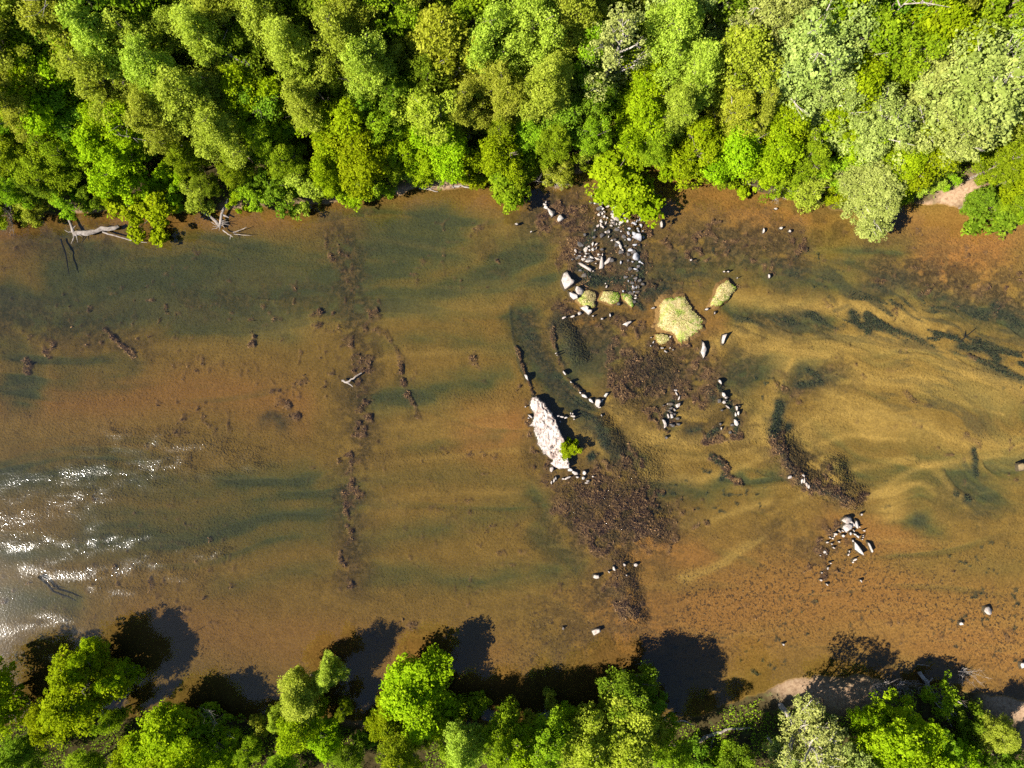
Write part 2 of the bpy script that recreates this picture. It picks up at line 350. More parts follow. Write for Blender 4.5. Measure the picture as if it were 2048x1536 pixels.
LAY['B'] = np.clip(LAY['B'] * sstep(.12, .42, wsp + .35 * LAY['B'] - .1) + sstep(.70, .77, fbm(PX / 11, PY / 9, 51, 3)) * sstep(.5, .66, fbm(PX / 150, PY / 110, 52, 3)) * .7 * (PX > 1300), 0, 1)
spk = fbm(PX / 7.5, PY / 7.5, 55, 2)
LAY['G'] = np.clip(LAY['G'] * (.35 + 1.1 * fbm(PX / 60, PY / 40, 56, 3)), 0, 1)
inriver = sstep(.2, -1.2, land)
vb = fbm(PX / 21 + 3, PY / 15, 100, 5)
LAY['V'] = np.clip(LAY['V'], 0, 1) * sstep(.36, .56, vb + .18 * np.clip(LAY['V'], 0, 1) - .06)
fa = .36                                                   # the current bends down across the sandy channels
fu = PX * math.cos(fa) + PY * math.sin(fa); fv = -PX * math.sin(fa) + PY * math.cos(fa)
fs = fbm(fu / 62 + (fbm(PX / 60, PY / 60, 101, 2) - .5) * 1.2, fv / 9 + (fbm(PX / 110, PY / 110, 102, 2) - .5) * 6, 103, 4)
LAY['B'] = np.maximum(LAY['B'], np.clip(LAY['F'], 0, 1) * sstep(.475, .60, fs) * .9)
rgt = sstep(1380, 1560, PX) * sstep(540, 620, PY) * sstep(1080, 960, PY)
f2 = fbm(fu / 240 + (fbm(PX / 200, PY / 200, 106, 2) - .5) * 2.2, fv / 30 + (fbm(PX / 170, PY / 130, 107, 2) - .5) * 8, 108, 4)
LAY['S'] = np.clip(LAY['S'] + rgt * np.clip(f2 - .52, 0, 1) * 2.6, 0, 1.1)
LAY['D'] = np.clip(LAY['D'] + rgt * np.clip(.44 - f2, 0, 1) * 2.4, 0, 1.1)
LAY['D'] = np.clip(LAY['D'] * (.62 + .8 * fbm(PX / 44, PY / 26, 104, 5)), 0, 1.1)
hz = fbm(GX * .12, GY * .12, 60, 4)
bedz = -.55 - .75 * LAY['D'] * sstep(0, -6, land) + .34 * LAY['W'] + .12 * LAY['S'] + .2 * LAY['B'] + (fbm(GX * 1.3, GY * 1.3, 61, 3) - .5) * .16 + (hz - .5) * .3
bedz = np.minimum(bedz, -.10)
bedz = bedz * sstep(0.0, -3.2, land)
ls = np.clip(land, 0, None)
landz = .10 + 1.25 * sstep(0, 3.2, ls) * (1 - .75 * np.clip(LAY['K'], 0, 1)) + .055 * np.clip(ls - 3, 0, 80) + (hz - .4) * 1.1 * sstep(1, 6, ls) + (fbm(GX * 2.2, GY * 2.2, 63, 3) - .5) * .22 * sstep(0, 1, ls)
landz = np.where(GY < 0, .10 + 1.0 * sstep(0, 4.5, ls) * (1 - .7 * np.clip(LAY['K'], 0, 1)) + .03 * np.clip(ls - 3, 0, 60) + (fbm(GX * 2.2, GY * 2.2, 63, 3) - .5) * .25 * sstep(0, 1, ls), landz)
GZ = np.where(land > 0, landz * sstep(-.02, .25, land), bedz)

def ground_z(x, y):
    j = np.clip(np.searchsorted(XS, x), 0, len(XS) - 1); i = np.clip(np.searchsorted(YS, y), 0, len(YS) - 1)
    return GZ[i, j]
def layer_at(k, x, y):
    j = np.clip(np.searchsorted(XS, x), 0, len(XS) - 1); i = np.clip(np.searchsorted(YS, y), 0, len(YS) - 1)
    return LAY[k][i, j]
def land_at(x, y):
    j = np.clip(np.searchsorted(XS, x), 0, len(XS) - 1); i = np.clip(np.searchsorted(YS, y), 0, len(YS) - 1)
    return land[i, j]

def ground_material():
    m = N('river bed and bank soil')
    pos = m.n('ShaderNodeNewGeometry').outputs['Position']
    a = m.n('ShaderNodeSeparateColor', ins={0: m.n('ShaderNodeAttribute', attribute_name='bed_a').outputs['Color']})
    b = m.n('ShaderNodeSeparateColor', ins={0: m.n('ShaderNodeAttribute', attribute_name='bed_b').outputs['Color']})
    c = m.n('ShaderNodeSeparateColor', ins={0: m.n('ShaderNodeAttribute', attribute_name='bed_c').outputs['Color']})
    D, S, W = a.outputs[0], a.outputs[1], a.outputs[2]
    B, R, L = b.outputs[0], b.outputs[1], b.outputs[2]
    K, G, Vg = c.outputs[0], c.outputs[1], c.outputs[2]
    fine = m.noise(3.2, 4, .65, pos)
    mid = m.noise(.55, 4, .6, pos)
    ripple = m.noise(1.0, 3, .65, m.mapv(pos, (2.6, 5.2, 1), (0, 0, .35)), dist=.5)
    col = m.mix((.122, .075, .018), (.168, .102, .025), m.ramp(mid, [(.3, 0), (.7, 1)]))
    col = m.mix(col, (.215, .098, .028), m.math('MULTIPLY', R, .95))
    deep = m.mix((.074, .069, .021), (.050, .053, .022), m.ramp(D, [(.55, 0), (1.0, 1)]))  # green scattering of deep water painted into the bed colour
    col = m.mix(col, deep, m.ramp(D, [(.08, 0), (.75, 1)]))
    col = m.mix(col, (.270, .172, .047), m.math('MULTIPLY', S, .85))
    # coarse grains; ripple paints in the brightening of light focused by the water
    col = m.mix(col, m.mix(col, (.45, .42, .36), .9, 'MULTIPLY'), m.ramp(fine, [(.35, .55), (.62, 0)]))
    col = m.mix(col, m.mix(col, (1.5, 1.5, 1.5), 1, 'MULTIPLY'), m.ramp(ripple, [(.42, 0), (.72, .6)]))
    sp = m.noise(1.15, 7, .74, pos, dist=.4)
    vg = m.ramp(m.noise(1.3, 7, .72, pos, dist=.6), [(.38, (.014, .012, .008)), (.49, (.040, .029, .013)), (.60, (.105, .066, .026))])
    col = m.mix(col, vg, m.math('MULTIPLY', Vg, 1.0, True))
    weed = m.ramp(sp, [(.36, (.018, .010, .010)), (.46, (.062, .034, .022)), (.55, (.125, .070, .034)), (.66, (.21, .125, .055))])
    col = m.mix(col, weed, m.math('MULTIPLY', W, .95, True))
    gsp = m.noise(2.5, 4, .65, pos, dist=.3)
    col = m.mix(col, (.040, .025, .014), m.math('MULTIPLY', G, m.ramp(gsp, [(.54, 0), (.60, .95)])))
    col = m.mix(col, (.30, .20, .09), m.math('MULTIPLY', G, m.ramp(m.noise(4.1, 2, .6, pos), [(.64, 0), (.72, .6)])))
    dark = m.ramp(m.noise(2.6, 3, .6, pos, dist=.8), [(.35, (.010, .014, .014)), (.65, (.040, .045, .026))])
    col = m.mix(col, dark, m.math('MULTIPLY', B, 1.0, True))
    soil = m.ramp(m.noise(1.2, 5, .65, pos), [(.3, (.022, .018, .008)), (.55, (.055, .042, .018)), (.75, (.05, .075, .016))])
    sandy = m.ramp(m.noise(2.4, 5, .7, pos), [(.3, (.13, .08, .048)), (.5, (.24, .16, .10)), (.7, (.31, .225, .145))])
    land_col = m.mix(soil, sandy, K)
    col = m.mix(col, land_col, L)
    hgt = m.math('ADD', m.math('MULTIPLY', fine, .05), m.math('MULTIPLY', sp, m.math('MULTIPLY', W, .22)))
    bump = m.n('ShaderNodeBump', ins={'Strength': .6, 'Distance': 1.0, 'Height': hgt})
    bs = m.n('ShaderNodeBsdfDiffuse', ins={'Color': col, 'Roughness': .9, 'Normal': bump.outputs[0]})
    return m.done(bs.outputs[0])

ny, nx = GX.shape
I = np.arange(ny * nx).reshape(ny, nx)
quads = np.stack([I[:-1, :-1], I[:-1, 1:], I[1:, 1:], I[1:, :-1]], -1).reshape(-1, 4)
gme = mesh_np('ground', np.stack([GX, GY, GZ], -1).reshape(-1, 3), quads, ground_material(), True)
lmask = sstep(-.15, .25, land)
one = np.ones_like(GX)
attr(gme, 'bed_a', np.stack([LAY['D'], LAY['S'], LAY['W'], one], -1), typ='FLOAT_COLOR')
attr(gme, 'bed_b', np.stack([LAY['B'], LAY['R'], lmask, one], -1), typ='FLOAT_COLOR')
attr(gme, 'bed_c', np.stack([np.clip(LAY['K'], 0, 1), LAY['G'], LAY['V'], one], -1), typ='FLOAT_COLOR')
g = obj('ground', gme); g['kind'] = 'structure'

# ------------------------------------------------------------------ the river's surface
def water_material():
    m = N('clear shallow river water')
    pos = m.n('ShaderNodeNewGeometry').outputs['Position']
    rip = m.n('ShaderNodeAttribute', attribute_name='ripple').outputs['Fac']
    flow = m.mapv(pos, (1.0, 1.25, 1), (0, 0, .5))
    n1 = m.noise(2.7, 2, .55, flow, dist=.4)
    n2 = m.noise(6.5, 2, .5, flow)
    n3 = m.noise(.45, 1, .5, pos)
    hgt = m.math('ADD', m.math('MULTIPLY', n1, .20), m.math('ADD', m.math('MULTIPLY', n2, .07), m.math('MULTIPLY', n3, .12)))
    hgt = m.math('MULTIPLY', hgt, rip)
    bump = m.n('ShaderNodeBump', ins={'Strength': 1.0, 'Distance': 1.0, 'Height': hgt})
    fr = m.n('ShaderNodeFresnel', ins={'IOR': 1.38, 'Normal': bump.outputs[0]})
    sheen = m.n('ShaderNodeAttribute', attribute_name='sheen').outputs['Fac']
    gl = m.n('ShaderNodeBsdfAnisotropic', ins={'Color': (1, 1, 1), 'Roughness': m.math('ADD', .07, m.math('MULTIPLY', sheen, .095)), 'Normal': bump.outputs[0]})
    tr = m.n('ShaderNodeBsdfTransparent', ins={'Color': (.93, .95, .90)})
    mx = m.n('ShaderNodeMixShader', ins={0: fr.outputs[0], 1: tr.outputs[0], 2: gl.outputs[0]})
    return m.done(mx.outputs[0])

WXS = np.concatenate([[-400, -250, -150, -110], lin(-86, 86, .5), [110, 150, 250, 400]])
WYS = lin(-58, 38, .5)
wX, wY = np.meshgrid(WXS, WYS)
keepPX, keepPY = PX, PY
PX = wX / M + 1024; PY = 768 - wY / M
rip = np.full(wX.shape, .012) + .05 * fbm(PX / 200, PY / 40, 70, 3)
gl_ = np.zeros_like(rip)
wwx = (fbm(PX / 40, PY / 20, 71, 3) - .5) * 50; wwy = (fbm(PX / 50, PY / 18, 72, 3) - .5) * 34
for pts, w, s in [([(220, 868), (320, 885), (420, 900), (500, 925)], 17, .9), ([(-60, 985), (0, 970), (120, 948), (260, 945), (350, 925)], 26, 1), ([(-60, 1040), (40, 1030), (120, 1000), (200, 985)], 20, .8),
                  ([(-60, 1100), (0, 1094), (80, 1086), (200, 1095), (230, 1078)], 12, 1), ([(40, 1138), (120, 1122), (170, 1100), (226, 1092)], 14, .75), ([(50, 1142), (150, 1152), (220, 1150), (290, 1122), (430, 1112)], 14, .8),
                  ([(-60, 1262), (30, 1258), (100, 1235), (160, 1255)], 16, .62), ([(230, 1095), (300, 1078)], 9, .8), ([(180, 1185), (260, 1190)], 8, .6), ([(0, 830), (150, 860), (250, 850)], 26, .45), ([(300, 960), (420, 950), (540, 935)], 14, .45), ([(120, 905), (300, 900)], 20, .6), ([(-40, 1010), (80, 985), (180, 1040)], 26, .6), ([(300, 1140), (400, 1160)], 12, .5), ([(150, 1000), (330, 960)], 20, .7)]:
    stroke(gl_, PX + wwx, PY + wwy, pts, w, s)
gl_ *= np.clip(.40 + PX / 330, .3, 1.7)
SHN = sstep(.30, .72, fbm(PX / 26, PY / 11, 77, 4))
bg_ = np.zeros_like(gl_); stroke(bg_, PX, PY, [(-80, 960), (150, 1000), (330, 1010)], 190, .02)
rip += bg_ + .082 * gl_ * (.35 + .9 * SHN)
rf = np.zeros_like(rip)
for pts, w, s in [([(1150, 1010), (1240, 990), (1270, 940)], 34, 1), ([(1200, 1060), (1290, 1050)], 30, 1), ([(1230, 1130), (1260, 1230)], 20, .8), ([(1550, 880), (1600, 960), (1700, 1000)], 20, 1),
                  ([(1250, 770), (1300, 740)], 34, .7), ([(1120, 660), (1140, 710)], 18, .9), ([(1195, 850), (1220, 900)], 14, .9), ([(1660, 930), (1690, 990)], 14, .9)]:
    stroke(rf, PX + wwx * .4, PY + wwy * .4, pts, w, s)
rip += .5 * rf
PX, PY = keepPX, keepPY
ny, nx = wX.shape
I = np.arange(ny * nx).reshape(ny, nx)
wme = mesh_np('river', np.stack([wX, wY, np.zeros_like(wX)], -1).reshape(-1, 3), np.stack([I[:-1, :-1], I[:-1, 1:], I[1:, 1:], I[1:, :-1]], -1).reshape(-1, 4), water_material(), True)
attr(wme, 'ripple', rip)
attr(wme, 'sheen', np.clip(gl_ * SHN, 0, 1))
w_ = obj('river', wme); w_['kind'] = 'structure'

# ------------------------------------------------------------------ stone
def stone_material(name, lo, hi, dirt, cracks=False):
    m = N(name)
    tc = m.n('ShaderNodeNewGeometry').outputs['Position']
    oi = m.n('ShaderNodeObjectInfo').outputs['Random']
    n1 = m.noise(1.6, 5, .65, tc)
    n2 = m.noise(6.0, 3, .6, tc)
    col = m.mix(lo, hi, m.ramp(n1, [(.3, 0), (.6, 1)]))
    col = m.mix(col, dirt, m.ramp(n2, [(.25, .75), (.45, 0)]))
    col = m.mix(col, m.mix(col, (.72, .62, .55), 1, 'MULTIPLY'), m.math('MULTIPLY', oi, .6))
    if cracks:
        wv = m.n('ShaderNodeVectorMath', operation='ADD', ins={0: m.mapv(tc, (1.0, .42, .3), (0, 0, .38)), 1: m.noise(1.4, 4, .6, tc, color=True)}).outputs[0]
        vo = m.n('ShaderNodeTexVoronoi', feature='DISTANCE_TO_EDGE', ins={'Vector': wv, 'Scale': 1.25})
        col = m.mix(col, dirt, m.ramp(vo.outputs[0], [(.012, .85), (.045, 0)]))
        col = m.mix(col, m.mix(col, (.62, .50, .46), 1, 'MULTIPLY'), m.ramp(m.noise(.55, 3, .6, tc), [(.50, 0), (.62, .8)]))
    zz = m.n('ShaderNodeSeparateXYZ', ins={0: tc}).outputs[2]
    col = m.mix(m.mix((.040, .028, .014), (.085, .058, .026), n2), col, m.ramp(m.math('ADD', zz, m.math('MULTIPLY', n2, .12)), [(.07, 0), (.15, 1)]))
    bump = m.n('ShaderNodeBump', ins={'Strength': .6, 'Distance': .2, 'Height': n1})
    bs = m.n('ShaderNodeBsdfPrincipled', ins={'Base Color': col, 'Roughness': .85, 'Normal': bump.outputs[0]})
    return m.done(bs.outputs[0])
STONE = stone_material('pale weathered stone', (.17, .145, .13), (.36, .33, .305), (.07, .055, .05))
STONE_G = stone_material('blue grey broken stone', (.13, .135, .16), (.28, .29, .32), (.04, .04, .05))

def rock_mesh(name, poly, h, mat, skew=.28, rnd=None, depth=.7):
    """faceted stone from a plan outline (metres, local); sloping broken top"""
    rnd = rnd or random
    P = np.array(poly, float); n = len(P)
    c = P.mean(0)
    V = []
    L = max(np.ptp(P[:, 0]), np.ptp(P[:, 1]))
    tx, ty = rnd.uniform(-1, 1) * abs(skew) * h / max(L, .1) * 2.2, rnd.uniform(-1, 1) * abs(skew) * h / max(L, .1) * 2.2
    for (f, z, j) in ((1.38, -depth * .7, .12), (1.10, -.03, .06), (.96, .80 * h, .05), (.62, 1.0 * h, .22)):
        for p in P:
            q = c + (p - c) * f * (1 + rnd.uniform(-j, j))
            V.append((q[0], q[1], max(.04, z + (q[0] - c[0]) * tx + (q[1] - c[1]) * ty + rnd.uniform(-.08, .08) * h) if z > 0 else z))
    V.append((c[0] + rnd.uniform(-.1, .1) * L, c[1] + rnd.uniform(-.1, .1) * L, h * rnd.uniform(.95, 1.15)))
    Fq = [(k * n + i, k * n + (i + 1) % n, (k + 1) * n + (i + 1) % n, (k + 1) * n + i) for k in range(3) for i in range(n)]
    Ft = [(3 * n + i, 3 * n + (i + 1) % n, 4 * n) for i in range(n)]
    return mesh_np(name, V, [np.array(Fq), np.array(Ft)], mat)

def blob(l, w, rnd, k=None):
    k = k or rnd.choice((4, 5, 5, 6))
    a0 = rnd.uniform(0, 6.28)
    out = []
    for i in range(k):
        a = a0 + 2 * math.pi * (i + rnd.uniform(-.28, .28)) / k
        r = rnd.uniform(.62, 1.28)
        out.append((math.cos(a) * l / 2 * r, math.sin(a) * w / 2 * r))
    return out

ZR = {1: (1060, 380, .13672), 2: (1090, 540, .11719), 3: (1280, 540, .11719), 4: (1030, 730, .11719), 5: (1050, 850, .11719),
      6: (1290, 720, .11719), 7: (1520, 780, .13672), 8: (1580, 1000, .11719), 0: (0, 0, 1)}
def zp(z, x, y):
    ox, oy, s = ZR[z]
    return ox + x * s, oy + y * s

CL = {
 'rubble': ('pale broken stone in the rubble pile below the lime-green bankside shrub', 'stones of the rubble pile under the shrub'),
 'rubble_grey': ('blue-grey broken stone on the dark weedy side of the rubble pile', 'blue-grey stones of the rubble pile'),
 'ledge': ('cream stone on the sandy hollow where the long splinter stone lies', 'stones around the sandy hollow'),
 'shore': ('pale stone in the short row between the wooded bank and the rubble pile', 'stones in the row off the wooded bank'),
 'lone': ('small pale stone lying alone in shallow brown water', 'lone stones in the shallows'),
 'islet': ('pale stone lying in the shallows beside the grassy islets', 'stones beside the grassy islets'),
 'weir': ('narrow pale stone along the old curved weir line', 'stones along the curved weir line'),
 'outcrop': ('pale chip of stone at the foot of the long white outcrop', 'chips around the long outcrop'),
 'ringw': ('white stone in the short weedy line facing the sand pool', 'white stones of the weedy line beside the sand pool'),
 'ringe': ('white stone in the curved dark weedy line closing the sand pool', 'white stones of the curved weedy line'),
 'riffle': ('white splinter of stone in the dark weedy riffle', 'white splinters in the riffle'),
 'heap': ('white stone of the small heap scattered on orange gravel', 'white stones of the scattered heap'),
 'gravel': ('small pale stone half sunk in the speckled gravel shallows', 'stones in the gravel shallows'),
}
# zoom frame, cluster, (x, y, length, width, angle) in that frame's pixels, angle clockwise from the picture's right
R_ = []
def add(z, cl, lst):
    for t in lst:
        t = tuple(t) + (0,) * (5 - len(t))
        R_.append((z, cl) + t)
add(1, 'shore', [(232, 172, 38, 26, 90), (215, 212, 48, 38, 20), (230, 255, 66, 46, 60)])
add(1, 'rubble', [(905, 88, 38, 28, 60), (950, 195, 46, 24, 10), (1075, 180, 44, 18, -30), (1065, 275, 50, 34, 20), (1040, 248, 36, 24), (1135, 240, 58, 32, -10), (1090, 320, 42, 28, 40), (1000, 362, 54, 48),
    (1090, 390, 66, 36, 80), (1055, 350, 42, 24, 100), (1040, 450, 62, 40, 80), (1110, 480, 74, 28, 100), (995, 525, 48, 36), (1035, 510, 62, 24, 80), (1070, 545, 54, 22, 50), (1130, 410, 32, 20, 60), (1190, 350, 36, 26),
    (1210, 480, 62, 30, 10), (1190, 522, 52, 28), (1190, 440, 42, 22, 20), (1232, 440, 36, 18, 10), (1265, 500, 42, 14, 100), (1310, 510, 32, 16, 30), (1335, 475, 94, 42, -25), (1300, 545, 38, 18), (1425, 455, 44, 32, 90),
    (1405, 372, 72, 48, 40), (1395, 415, 36, 22, 20), (1415, 320, 54, 38, 70), (1465, 240, 80, 50, 20), (1335, 225, 60, 44, 50), (1775, 165, 28, 24), (1655, 155, 28, 22), (1330, 605, 30, 20), (1390, 730, 24, 14), (1155, 620, 24, 30), (1105, 620, 22, 34), (1150, 685, 20, 26)])
add(1, 'rubble_grey', [(1610, 425, 62, 30, 110), (1565, 450, 54, 24, 120), (1535, 495, 62, 42, 30), (1625, 520, 54, 36, 60), (1575, 565, 42, 30), (1450, 560, 48, 30, 20), (1500, 480, 42, 26), (1675, 450, 42, 20, 110),
    (1440, 630, 82, 46, 80), (1520, 640, 82, 62, 60), (1590, 600, 42, 26, 50), (1650, 600, 32, 22), (1655, 690, 44, 30, 80), (1450, 720, 58, 32, 20), (1540, 802, 104, 40, -10), (1465, 882, 84, 52, 10),
    (1605, 1050, 44, 28), (1640, 1070, 44, 24, 40), (1325, 1060, 48, 28, 80), (1540, 1155, 62, 26, 10), (1470, 1140, 28, 14), (1505, 1415, 44, 28, 70), (1555, 1420, 44, 28, 100), (1365, 1480, 34, 44), (1525, 1490, 30, 24), (1500, 1050, 30, 22), (1580, 1110, 30, 20), (1440, 1330, 26, 34)])
add(1, 'rubble', [(1200, 738, 48, 28, 20), (1280, 768, 98, 46, 25), (1325, 825, 84, 42, 60), (1350, 875, 44, 24, 60)])
add(1, 'ledge', [(665, 882, 64, 52, 90), (655, 942, 34, 18, 20), (725, 965, 72, 18), (800, 970, 44, 24, -10), (825, 930, 44, 26), (815, 875, 94, 62, 100), (860, 830, 44, 30), (920, 785, 64, 30, 100), (970, 792, 48, 28, -40),
    (920, 865, 64, 48, 50), (970, 850, 54, 16, 110), (870, 880, 38, 28), (780, 1015, 68, 40, -10), (850, 1040, 112, 42, -15), (960, 1075, 38, 20, 10), (930, 1185, 34, 22), (1140, 1030, 136, 60, 125), (1060, 950, 44, 18, 90), (900, 985, 62, 30, 20), (985, 1010, 72, 36, 20), (1000, 945, 44, 28)])
add(1, 'lone', [(1925, 510, 112, 40, 80), (20, 610, 44, 22, -30)])
add(1, 'islet', [(1105, 1370, 28, 20, 90), (1120, 1415, 54, 32, 110)])
add(2, 'islet', [(330, 810, 72, 28, -30), (470, 790, 84, 42, -20), (600, 740, 62, 60), (820, 785, 44, 28), (975, 835, 48, 38), (1110, 770, 48, 22, 80), (1850, 645, 74, 34, -20), (1550, 435, 40, 28), (1545, 480, 44, 34), (1500, 290, 48, 28, 80)])
add(2, 'weir', [(190, 1420, 48, 18, -20), (210, 1455, 34, 16)])
add(3, 'islet', [(1435, 25, 34, 24), (1500, 28, 38, 22), (1660, 135, 24, 18), (1135, 670, 54, 44), (1275, 730, 44, 16, 95), (515, 1140, 34, 32), (435, 1390, 74, 32, 30), (380, 1330, 54, 28), (510, 1330, 24, 18), (565, 1360, 24, 18), (230, 1230, 44, 22, -60), (190, 1150, 24, 18), (185, 1295, 28, 22)])
add(4, 'outcrop', [(195, 200, 104, 48, 60), (265, 880, 84, 28, 40), (235, 905, 44, 22, 30), (180, 710, 28, 22), (740, 870, 64, 34), (800, 885, 64, 30), (870, 900, 54, 34), (770, 965, 44, 28), (990, 875, 94, 48, 10), (950, 825, 44, 16, 80), (985, 830, 34, 24), (1010, 925, 28, 22)])
add(4, 'weir', [(850, 140, 106, 32, 55), (955, 290, 54, 26, 50), (1115, 470, 44, 28, 45), (1190, 530, 104, 62, 40), (1290, 600, 114, 42, 50), (1440, 720, 54, 34), (1490, 600, 94, 24, -60), (1475, 860, 44, 18, 50), (1550, 510, 134, 48, -50)])
add(5, 'outcrop', [(460, 750, 84, 62, 100), (600, 730, 74, 44), (740, 895, 124, 38, -25), (650, 915, 44, 28), (1010, 825, 94, 68, 80), (995, 905, 54, 44), (1080, 955, 64, 32), (1050, 985, 64, 28, -10), (495, 945, 88, 26, 95), (455, 980, 64, 26, 95), (528, 905, 54, 24, 95), (890, 890, 64, 34), (850, 820, 104, 54, 20), (770, 770, 74, 54), (1155, 880, 28, 22)])
add(6, 'ringw', [(525, 520, 64, 34), (540, 580, 74, 26, 60), (580, 650, 114, 29, -65), (560, 770, 134, 88, 110), (505, 850, 44, 34, 60), (395, 955, 88, 44, 70), (455, 950, 84, 58, 60), (325, 1050, 104, 44, 60), (350, 1110, 94, 44, 110), (385, 750, 26, 18, -20), (460, 820, 28, 18)])
add(6, 'ringe', [(1285, 375, 94, 38, 65), (1350, 595, 84, 54, 70), (1385, 640, 44, 34), (1350, 720, 64, 54, 20), (1405, 795, 84, 34, 45), (1565, 820, 84, 38, 75), (1590, 910, 114, 44, 90), (1545, 930, 74, 32, 95), (1550, 1060, 124, 78, 70), (1300, 1170, 64, 22, 90)])
add(7, 'riffle', [(430, 1275, 64, 38, -20), (640, 1255, 74, 32, 60), (612, 1335, 94, 28, 100), (645, 1325, 114, 30, 100), (680, 1385, 94, 34, 70), (712, 1410, 64, 26, 100)])
add(8, 'heap', [(1010, 315, 64, 54), (1050, 400, 124, 64, 50), (1130, 418, 98, 68, 80), (910, 480, 44, 28), (845, 535, 64, 29, 45), (895, 525, 38, 26), (775, 580, 48, 38), (755, 615, 54, 29, 100),
    (685, 645, 44, 26, 30), (730, 655, 34, 26), (910, 610, 48, 42), (960, 540, 38, 24), (1035, 565, 54, 40, 70), (1085, 520, 44, 24, 50), (1115, 590, 64, 44, 25), (1155, 625, 48, 38), (1260, 525, 38, 18), (1250, 605, 28, 16), (1250, 635, 30, 22), (1180, 460, 34, 18),
    (1220, 250, 38, 30), (1235, 672, 24, 18), (1075, 695, 38, 30, 90), (835, 710, 26, 22), (1010, 875, 48, 18, 95), (995, 935, 48, 18, 115), (1110, 1015, 94, 28, -25), (1070, 1060, 34, 22), (640, 720, 54, 24, -20),
    (715, 750, 38, 28, 30), (745, 815, 48, 28, 35), (590, 885, 54, 38, 30), (625, 920, 28, 18), (515, 945, 26, 16)])
add(8, 'gravel', [(690, 1078, 32, 26), (645, 1160, 48, 26, 95), (543, 1240, 32, 26), (530, 1368, 54, 34, 10), (635, 1445, 48, 34, 40), (1215, 1378, 54, 28, 60)])
add(0, 'gravel', [(1193, 1154, 11, 8), (1228, 1137, 6, 9), (1249, 1130, 6, 6), (1272, 1130, 7, 7), (1127, 1257, 5, 4), (1567, 1289, 5, 4), (1922, 1247, 8, 6), (2044, 1330, 9, 11), (1218, 1144, 4, 4), (1253, 1150, 4, 3)])
add(0, 'lone', [(1034, 448, 7, 5, -10), (1527, 462, 5, 11), (1562, 456, 6, 6), (1579, 463, 6, 6), (1538, 553, 5, 10), (1552, 418, 9, 5), (1382, 520, 5, 4)])
rr = random.Random(3)
for (z, cl, x, y, l, w, a) in R_:
    s = ZR[z][2]
    X, Y = px(*zp(z, x, y))
    lm, wm = l * s * M * 1.06, (w or l * .6) * s * M * 1.06
    hgt = min(.5, .08 + .20 * min(lm, wm) + rr.uniform(0, .10))
    me = rock_mesh('river_stone', blob(lm, wm, rr), hgt, STONE_G if cl == 'rubble_grey' else STONE, rr.uniform(.3, .8), rr)
    o = obj('river_stone', me, loc=(X, Y, 0))
    o.rotation_euler = (0, 0, -math.radians(a))
    size = max(lm, wm)
    lab, grp = CL[cl]
    word = ('large ' if size > 1.15 else 'small ' if size < .45 else '')
    if word and not lab.startswith('small'):
        lab = word + lab
    tag(o, lab, 'stone', grp + (', ' + word.strip() + ' ones' if word and lab != CL[cl][0] else ''))

DARKST = stone_material('wet dark stone', (.022, .020, .020), (.06, .055, .055), (.012, .010, .010))
for i in range(110):
    bx_, by_, bw, bh = rr.choice([(1240, 470, 44, 70), (1225, 430, 40, 26), (1270, 520, 22, 50), (1175, 530, 36, 34), (1262, 590, 16, 24), (1190, 490, 30, 30), (1340, 830, 14, 30), (1455, 820, 20, 50)])
    X, Y = px(bx_ + rr.gauss(0, .5) * bw, by_ + rr.gauss(0, .5) * bh)
    l = rr.uniform(.3, .95)
    o = obj('wet_stone', rock_mesh('wet_stone', blob(l, l * rr.uniform(.5, .9), rr), rr.uniform(.05, .22), DARKST, .5, rr), loc=(X, Y, 0))
    tag(o, 'dark wet stone wedged among the pale stones of the ledge', 'stone', 'dark wet stones of the ledge')

def named_rock(z, poly, h, label, cat='boulder', mat=STONE, skew=.7, name='boulder'):
    P = [px(*zp(z, *q)) for q in poly]
    c = np.mean(P, 0)
    me = rock_mesh(name, [(p[0] - c[0], p[1] - c[1]) for p in P], h, mat, skew, rr)
    return tag(obj(name, me, loc=(c[0], c[1], 0)), label, cat)
named_rock(1, [(490, 1230), (545, 1205), (580, 1260), (600, 1310), (640, 1330), (625, 1370), (570, 1410), (515, 1435), (480, 1370), (468, 1320)], 1.0, 'blocky white boulder with a grey hollow beside the dark pool')
named_rock(1, [(1215, 210), (1270, 190), (1300, 240), (1330, 320), (1335, 350), (1260, 330), (1210, 310)], 1.1, 'tall cracked grey boulder standing at the top of the rubble pile', mat=STONE_G)
named_rock(1, [(1200, 360), (1250, 345), (1335, 360), (1330, 410), (1290, 455), (1240, 430), (1195, 400)], .8, 'square white boulder against the foot of the cracked grey boulder')
named_rock(1, [(1490, 690), (1545, 640), (1600, 660), (1620, 700), (1615, 745), (1560, 720)], .9, 'wedge-shaped pale grey boulder with a bright ridge in the rubble pile', mat=STONE_G)
named_rock(1, [(1515, 940), (1555, 915), (1605, 960), (1580, 1030), (1530, 1020), (1500, 995)], .7, 'block of grey-lilac stone below the wedge-shaped boulder', mat=STONE_G)
named_rock(1, [(250, 270), (290, 290), (315, 305), (370, 315), (345, 360), (315, 390), (285, 345)], .6, 'white fang-shaped boulder at the end of the short stone row')
named_rock(1, [(400, 430), (420, 375), (450, 355), (475, 400), (500, 425), (450, 450), (415, 460)], .6, 'squat white boulder with grey stains beside the fang-shaped one')
named_rock(1, [(712, 1075), (740, 1062), (900, 1160), (880, 1190), (840, 1165), (745, 1110)], .45, 'long straight white splinter of stone beside the sandy hollow', 'stone', name='stone_splinter')
named_rock(1, [(1040, 980), (1062, 990), (1080, 1110), (1060, 1140), (1015, 1145), (1025, 1060)], .4, 'tall cream triangular slab standing in the sandy hollow', 'stone', name='stone_slab')
